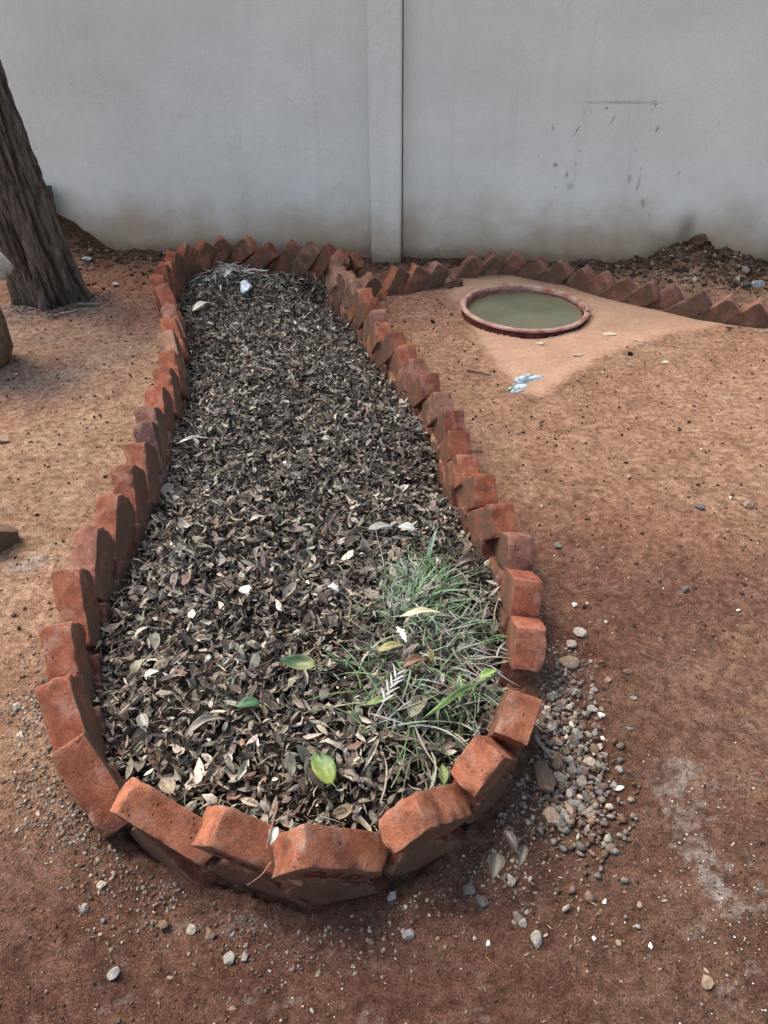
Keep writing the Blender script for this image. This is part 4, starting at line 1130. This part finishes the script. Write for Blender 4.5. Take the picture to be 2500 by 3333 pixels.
for i, (x, y, w, hh) in enumerate(STONES):
    z = gh(x, y)
    if i in kinds:
        kk, lab = kinds[i]; g = None
    else:
        kk = 'mix'; lab = "small grey or brown stone in the gravel heap beside the front right bricks"; g = "small stones of the gravel heap"
    c = stone_col(rs, kk)
    sz = min(w, hh) * .5 * rs.uniform(.75, 1.0)
    lump("stone", lab, "stone", x, y, z + sz * .55 + (.006 if .36 < x < .5 and y < 1.3 else 0), w * .58, hh * .62, sz, rs.uniform(-.2, .2), M_STONE, 20 + i, c, rough=.10, group=g, rx=rs.uniform(-.2, .2))
olab = ["grey pebble right below the front bricks", "pale grey pebble on the soil at the near left", "large pale grey stone at the lower left of the ground",
        "large blue grey stone with a point, right of centre on the near soil", "grey chip just above the blue grey pointed stone", "tiny white stone near the blue grey one",
        "grey diamond shaped pebble below the right front bricks", "flat grey stone in the shade of the front bricks", "rounded dull stone beside the flat grey one",
        "flat grey stone below the middle of the front bricks", "small chip beside the flat grey stone", "dark oval pebble under the front bricks",
        "rusty clay lump at the lower right corner", "white splinter of stone on the right foreground soil", "tan pebble lying far right beside the open soil",
        "dark brown clod far right", "dark clod on open soil right of the bed", "small white pebble by the right side bricks",
        "bluish plastic looking chip right of the bed bricks", "buff pebble at the foot of the front left bricks", "brown pebble beside the buff one",
        "flat cream chip on the open soil below the tub", "round grey pebble below the right front bricks", "smooth grey pebble under the middle of the border",
        "greyish pebble left of the front bricks", "white chip in the shadow right of the border", "rusty brick crumb in the gravel right of the border",
        "tiny white chip on the near soil", "small tan chip on the near soil", "pale stone beside the left side bricks", "pale flat stone left of the near left bricks",
        "broken reddish chip at the left edge of the ground"]
ocol = ['grey', 'pale', 'grey', 'grey', 'grey', 'white', 'grey', 'dark', 'dark', 'grey', 'grey', 'brown', 'warm', 'white', 'warm', 'dark', 'dark', 'white', 'green', 'pale', 'brown', 'pale',
        'dark', 'grey', 'grey', 'white', 'warm', 'white', 'warm', 'pale', 'pale', 'warm']
for i, (x, y, w, hh) in enumerate(OTHER):
    sz = min(w, hh) * .42
    c = stone_col(rs, ocol[i])
    lump("stone", olab[i], "stone", x, y, gh(x, y) + sz * .5, w * .56, hh * .6, sz, rs.uniform(-.5, .5), M_STONE, 150 + i, c, rough=.10)
# brick fragment at the left edge and soil clods by the edging and on the mound
fr = place_brick(None, Matrix.Translation((-1.285, 1.965, .03)) @ Matrix.Rotation(.9, 4, 'Z') @ Matrix.Rotation(.6, 4, 'Y'), (.21, .135, .09, 1), rb, "brick_fragment", brick_mesh("brick_fragment", 900, .13, .08, .10, 8))
tag(fr, "broken brown brick at the left edge of the ground", "brick")
for i, (x, y, s_, lab) in enumerate([(.455, 4.50, .05, "dark soil clod filling the gap in the brick edging"), (.40, 4.44, .03, "smaller clod beside the gap in the edging")]):
    lump("soil_clod", lab, "clod", x, y, gh(x, y) + s_ * .3, s_, s_ * .8, s_ * .7, i, M_CLOD, 400 + i, (.12, .065, .04), rough=.8, freq=3)
def wp(s, d, z=0):
    p = OUTER_WALL_P0 + WD * s - WN * d
    return float(p[0]), float(p[1])
for i, (s_, d, r_, lab, c) in enumerate([(2.17, .06, .060, "square dark clod crowning the soil mound by the wall", (.11, .065, .04)), (2.33, .14, .036, "rounded clod on the right shoulder of the mound", (.13, .07, .045)),
                                         (2.42, .24, .035, "pale tan stone on the right flank of the mound", (.30, .24, .18)), (2.02, .24, .045, "flat clod on the left flank of the mound", (.15, .085, .055)),
                                         (2.46, .40, .040, "grey white stone at the foot of the mound", (.40, .40, .38)), (2.40, .40, .026, "dark stone touching the grey white one", (.12, .12, .11)),
                                         (2.1, .38, .022, "small cream stone below the mound", (.48, .42, .34)), (2.36, .33, .022, "cream chip low on the right of the mound", (.50, .45, .37))]):
    x, y = wp(s_, d)
    lump("soil_clod" if 'clod' in lab else "stone", lab, "clod" if 'clod' in lab else "stone", x, y, gh(x, y) + r_ * .4, r_, r_ * .8, r_ * .75, i * .7, M_CLOD if 'clod' in lab else M_STONE, 420 + i, c, rough=.6)

# ------------------------------------------------------------------ loose material nobody could count
OCT_V = np.array([(1, 0, 0), (-1, 0, 0), (0, 1, 0), (0, -1, 0), (0, 0, 1), (0, 0, -1)], float)
OCT_F = np.array([(0, 2, 4), (2, 1, 4), (1, 3, 4), (3, 0, 4), (2, 0, 5), (1, 2, 5), (3, 1, 5), (0, 3, 5)])
def ico():
    import bmesh
    bm = bmesh.new(); bmesh.ops.create_icosphere(bm, subdivisions=1, radius=1)
    v = np.array([tuple(q.co) for q in bm.verts]); f = np.array([[l.index for l in fc.verts] for fc in bm.faces]); bm.free(); return v, f
ICO_V, ICO_F = ico()
def grains(name, P, Z, R, cols, seed, mat, shape='ico', flat=.7, jit=.28, label=None):
    r = np.random.default_rng(seed); n = len(P)
    V0, F0 = (ICO_V, ICO_F) if shape == 'ico' else (OCT_V, OCT_F)
    k = len(V0)
    S = R[:, None] * np.stack([r.uniform(.7, 1.3, n), r.uniform(.6, 1.1, n), r.uniform(.45, .9, n) * flat / .7], 1)
    V = V0[None] * (1 + r.normal(0, jit, (n, k, 1))) * S[:, None, :]
    yaw = r.uniform(0, 6.28, n); c, s = np.cos(yaw), np.sin(yaw)
    tl = r.normal(0, .4, n); ct, st = np.cos(tl)[:, None], np.sin(tl)[:, None]
    y1 = V[..., 1] * ct - V[..., 2] * st; z1 = V[..., 1] * st + V[..., 2] * ct
    x2 = V[..., 0] * c[:, None] - y1 * s[:, None]; y2 = V[..., 0] * s[:, None] + y1 * c[:, None]
    V = np.stack([x2 + P[:, 0:1], y2 + P[:, 1:2], z1 + Z[:, None]], -1).reshape(-1, 3)
    F = (F0[None] + (np.arange(n) * k)[:, None, None]).reshape(-1, 3)
    o = mesh_np(name, V, F, mat, np.repeat(cols, k, axis=0).clip(0, 1), smooth=False)
    tag(o, label, kind='stuff'); return o

def out_of_bed(P, m=.03): return P[poly_sdf(P[:, 0], P[:, 1], MIDP) > m]

r = np.random.default_rng(90)
SOIL = [(.10, .057, .038), (.16, .092, .06), (.25, .155, .10), (.06, .038, .028)]
GRAV = [(.17, .12, .09), (.11, .07, .05), (.24, .19, .15), (.34, .28, .22), (.15, .08, .053), (.19, .165, .145)]
# crumbs over the near soil
P = np.stack([r.uniform(-1.3, 1.35, 26000), r.uniform(.45, 2.3, 26000)], 1)
P = P[r.random(len(P)) < sstep(2.3, .9, P[:, 1]) * (.35 + .65 * sstep(-.2, .3, fbm(P[:, 0], P[:, 1], 3, 3, 700)))]
P = out_of_bed(P); n = len(P)
R = .0012 + .0036 * r.random(n) ** 3
grains("soil_crumbs", P, ground_h(P[:, 0], P[:, 1]) + R * .3, R, palette(n, 91, SOIL + GRAV, [6, 5, 2, 5, 4, 4, 1.2, .5, 3, 2]), 92, M_CLOD, 'oct', label="crumbs of dark soil and grit over the near ground")
# gravel drift round the front curve of the border
a = r.uniform(0, 1, 5200)
ring = []
while len(ring) < 5000:
    q = np.stack([r.uniform(-1.0, .75, 4000), r.uniform(.55, 1.7, 4000)], 1)
    sd = poly_sdf(q[:, 0], q[:, 1], MIDP)
    w = np.exp(-((sd - .07) / .075) ** 2) * np.where(q[:, 0] > .25, 1.2, np.where(q[:, 0] < -.45, .8, .42)) * (sd > .035) * sstep(1.65, 1.25, q[:, 1])
    w = w * (.35 + .65 * sstep(-.25, .3, fbm(q[:, 0], q[:, 1], 7, 3, 710)))
    ring += list(q[r.random(len(q)) < w])
P = np.array(ring[:5000]); n = len(P)
R = .0018 + .0058 * r.random(n) ** 3
R = R * np.where(P[:, 0] > .25, 1.05, .8)
grains("gravel", P, ground_h(P[:, 0], P[:, 1]) + R * .1, R, palette(n, 93, GRAV, [6, 5, 4, 1.2, 4, 4]), 94, M_STONE, 'ico', label="fine gravel drifted round the front of the brick border")
# gravel heap filling between the stones
n = 800
P = np.stack([(.450 + r.normal(0, .050, n)), 1.13 + r.normal(0, .12, n)], 1); P = out_of_bed(P, .05); n = len(P)
R = .004 + .0065 * r.random(n) ** 1.5
grains("gravel_heap", P, ground_h(P[:, 0], P[:, 1]) + R * .5 + .004, R, palette(n, 95, GRAV, [5, 4, 4, 1.5, 3, 6]), 96, M_STONE, 'ico', label="loose gravel between the stones beside the border")
# white flecks
n = 900
P = np.stack([r.uniform(-1.3, 1.3, n), .45 + 2.0 * r.random(n) ** 1.5], 1); P = out_of_bed(P)
P2 = np.stack([.685 + r.normal(0, .06, 240), .87 + r.normal(0, .14, 240)], 1); P = np.concatenate([P, P2]); n = len(P)
R = .0009 + .0019 * r.random(n) ** 2.5
grains("white_grit", P, ground_h(P[:, 0], P[:, 1]) + R * .6, R, palette(n, 97, [(.78, .76, .72), (.6, .54, .48)], [2, 2]), 98, M_STONE, 'oct', label="white flecks of grit scattered on the near soil")
# clods by the wall: left bank, gap behind the bed, mound at the right
S_ = np.concatenate([r.uniform(-2.3, -.9, 1000), r.uniform(-.9, 2.7, 1300), 2.2 + r.normal(0, .28, 1900)])
D_ = np.concatenate([np.abs(r.normal(0, .30, 1000)), np.abs(r.normal(0, .10, 1300)), np.abs(r.normal(0, .20, 1900))]) + .02
P = OUTER_WALL_P0 + S_[:, None] * WD - D_[:, None] * WN
P = out_of_bed(P, .06)
P = P[(poly_sdf(P[:, 0], P[:, 1], SAND) > .12)]; n = len(P)
R = .004 + .015 * r.random(n) ** 3.5
grains("soil_clods", P, ground_h(P[:, 0], P[:, 1]) + R * .3, R, palette(n, 99, SOIL + [(.34, .27, .2)], [6, 5, 1.5, 5, .6]), 100, M_CLOD, 'ico', jit=.22, label="clods of dug soil along the foot of the wall")
# scattered crumbs on the middle distance
n = 15000
P = np.stack([r.uniform(-2.0, 2.6, n), r.uniform(1.5, 4.7, n)], 1); P = out_of_bed(P)
P = P[(poly_sdf(P[:, 0], P[:, 1], SAND) > .02)]
P = P[np.hypot(P[:, 0] - TUB[0], P[:, 1] - TUB[1]) > .4]; n = len(P)
R = .0016 + .007 * r.random(n) ** 7
grains("scattered_crumbs", P, ground_h(P[:, 0], P[:, 1]) + R * .3, R, palette(n, 101, SOIL + [(.55, .47, .38)], [5, 4, 3, 5, 1.0]), 102, M_CLOD, 'ico', label="small crumbs scattered over the trodden soil")
# leaf scraps and straw outside the bed
n = 420
P = np.stack([r.uniform(-1.2, 1.2, n), r.uniform(.5, 2.2, n)], 1)
P3 = np.stack([.33 + r.normal(0, .10, 120), .80 + r.normal(0, .08, 120)], 1); P = out_of_bed(np.concatenate([P, P3]), .04); n = len(P)
o = leaves("leaf_scraps", P, ground_h(P[:, 0], P[:, 1]) + .004, r.uniform(.006, .016, n), r.uniform(.002, .006, n),
           palette(n, 103, [(.22, .15, .10), (.12, .085, .06), (.36, .28, .2)], [3, 3, 1]), 104, M_LITTER, tilt=.2, rows=4)
tag(o, "bits of leaf and straw trodden into the soil", kind='stuff')
# litter round the foot of the trunk
n = 260
a_ = r.uniform(-2.6, .3, n); q_ = .19 + np.abs(r.normal(0, .09, n))
P = np.stack([-1.92 + q_ * np.cos(a_), 4.33 + q_ * np.sin(a_)], 1)
o = leaves("bark_litter", P, ground_h(P[:, 0], P[:, 1]) + .008, r.uniform(.015, .05, n), r.uniform(.005, .013, n),
           palette(n, 105, [(.20, .17, .145), (.12, .10, .085), (.30, .27, .24)], [3, 3, 1]), 106, M_LITTER, tilt=.25, rows=4)
tag(o, "bark flakes and leaf scraps round the foot of the trunk", kind='stuff')
# cream flakes pressed into the sand
for i, (x, y, L, Wd, lab) in enumerate([(1.18, 3.71, .060, .026, "cream flake lying on the sand right of the tub"), (1.30, 3.63, .046, .016, "slim cream flake below the one right of the tub"),
                                        (.80, 3.60, .045, .02, "cream flake in front of the tub rim"), (.96, 3.46, .055, .012, "long thin cream flake on the sand below the tub"),
                                        (1.36, 3.35, .04, .02, "buff flake at the edge of the sand")]):
    lump("clay_flake", lab, "flake", x, y, gh(x, y) + .004, L * .6, Wd * .9, .006, .1 * i, M_STONE, 500 + i, (.52, .42, .30), rough=.5)
lump("soil_clod", "small black clod on the sand in front of the tub", "clod", 1.22, 3.46, gh(1.22, 3.46) + .008, .018, .014, .014, 0, M_CLOD, 510, (.03, .018, .014), rough=.6)
lump("soil_clod", "black clod on the soil between the bed and the tub", "clod", .275, 3.90, gh(.275, 3.9) + .008, .018, .013, .013, 0, M_CLOD, 511, (.04, .022, .016), rough=.6)

# ------------------------------------------------------------------ things at the frame edges
# sack standing at the left edge with a pale cloth folded on top
M_SACK = mat_plain("jute", (.095, .062, .038), (.17, .115, .07), 30, .95, .1, .8, .006)
M_CLOTH = mat_plain("pale_cloth", (.27, .23, .19), (.38, .33, .28), 12, .9, .15, .5, .006)
sack = empty("sack", (-1.975, 3.42, 0)); tag(sack, "upright brown jute sack at the left edge of the frame", "sack")
def sack_mesh():
    V = []; F = []; n = 40; prof = [(0.02, -.02), (.15, .0), (.175, .06), (.18, .2), (.17, .33), (.16, .42), (.13, .48), (.06, .50), (.01, .505)]
    for j, (r_, z_) in enumerate(prof):
        for i in range(n):
            a = 2 * math.pi * i / n; q = r_ * (1 + .10 * mnoise.noise(Vector((math.cos(a) * 2, math.sin(a) * 2, z_ * 5))))
            V.append((q * math.cos(a), q * math.sin(a), z_ + .01 * math.sin(5 * a)))
    for j in range(len(prof) - 1):
        for i in range(n): F.append([j * n + i, j * n + (i + 1) % n, (j + 1) * n + (i + 1) % n, (j + 1) * n + i])
    return mesh_np("sack_body", np.array(V), np.array(F), M_SACK, parent=sack)
sack_mesh()
def cloth():
    nx, ny = 26, 18; V = []; F = []
    for i in range(nx):
        for j in range(ny):
            u = i / (nx - 1) * 2 - 1; v = j / (ny - 1) * 2 - 1
            x = u * .24; y = v * .15 * (1 - .55 * max(0, u) ** 1.5)
            rr = math.hypot(x, y)
            z = .515 + .045 * math.cos(u * 1.6) * (1 - .5 * v * v) - max(0, rr - .16) * .55 + .018 * math.sin(v * 7 + u * 3) + .01 * math.sin(u * 11)
            V.append((x, y, z))
    for i in range(nx - 1):
        for j in range(ny - 1): F.append([i * ny + j, (i + 1) * ny + j, (i + 1) * ny + j + 1, i * ny + j + 1])
    o = mesh_np("folded_cloth", np.array(V), np.array(F), M_CLOTH)
    o.location = (-1.925, 3.42, .0)
    s_ = o.modifiers.new("t", 'SOLIDIFY'); s_.thickness = .018
    tag(o, "pale crumpled cloth folded over the top of the brown sack", "cloth")
cloth()
# slab leaning on the wall behind the trunk, dark post at the right edge
def boxobj(name, label, cat, sx, sy, sz, loc, rot, mat, bev=.006):
    import bmesh
    bm = bmesh.new(); bmesh.ops.create_cube(bm, size=1)
    for v in bm.verts: v.co = Vector((v.co.x * sx, v.co.y * sy, v.co.z * sz))
    bmesh.ops.bevel(bm, geom=bm.edges[:], offset=bev, segments=2, affect='EDGES')
    bmesh.ops.subdivide_edges(bm, edges=bm.edges[:], cuts=2, use_grid_fill=True)
    for v in bm.verts: v.co += Vector(mnoise.noise_vector(v.co * 12)) * .006
    me = bpy.data.meshes.new(name); bm.to_mesh(me); bm.free(); me.materials.append(mat)
    o = link(bpy.data.objects.new(name, me)); o.location = loc; o.rotation_euler = rot; tag(o, label, cat); return o
M_SLAB = mat_plain("weathered_stone", (.07, .064, .055), (.13, .12, .105), 20, .95, .1, .6, .005)
x, y = wp(-2.05, .09)
boxobj("stone_slab", "grey stone slab leaning on the wall behind the trunk", "slab", .20, .05, .46, (x, y, .22), (math.radians(-7), 0, WALL_YAW), M_SLAB)
x, y = wp(2.68, .06)
boxobj("drain_pipe", "dark pipe stub against the wall at the right edge", "pipe", .10, .08, .42, (x, y, .04), (0, .25, WALL_YAW), M_SLAB)
x, y = wp(-1.93, .30)
lump("paper_scrap", "white scrap of paper on the soil bank right of the trunk", "paper scrap", x + .22, y, gh(x + .22, y) + .018, .035, .02, .016, .2, M_STONE, 520, (.55, .55, .52), rough=.9)
lump("clay_flake", "cream shard on the soil between trunk and bed", "shard", -1.60, 4.50, gh(-1.6, 4.5) + .012, .032, .02, .012, .2, M_STONE, 521, (.60, .50, .40), rough=.6)
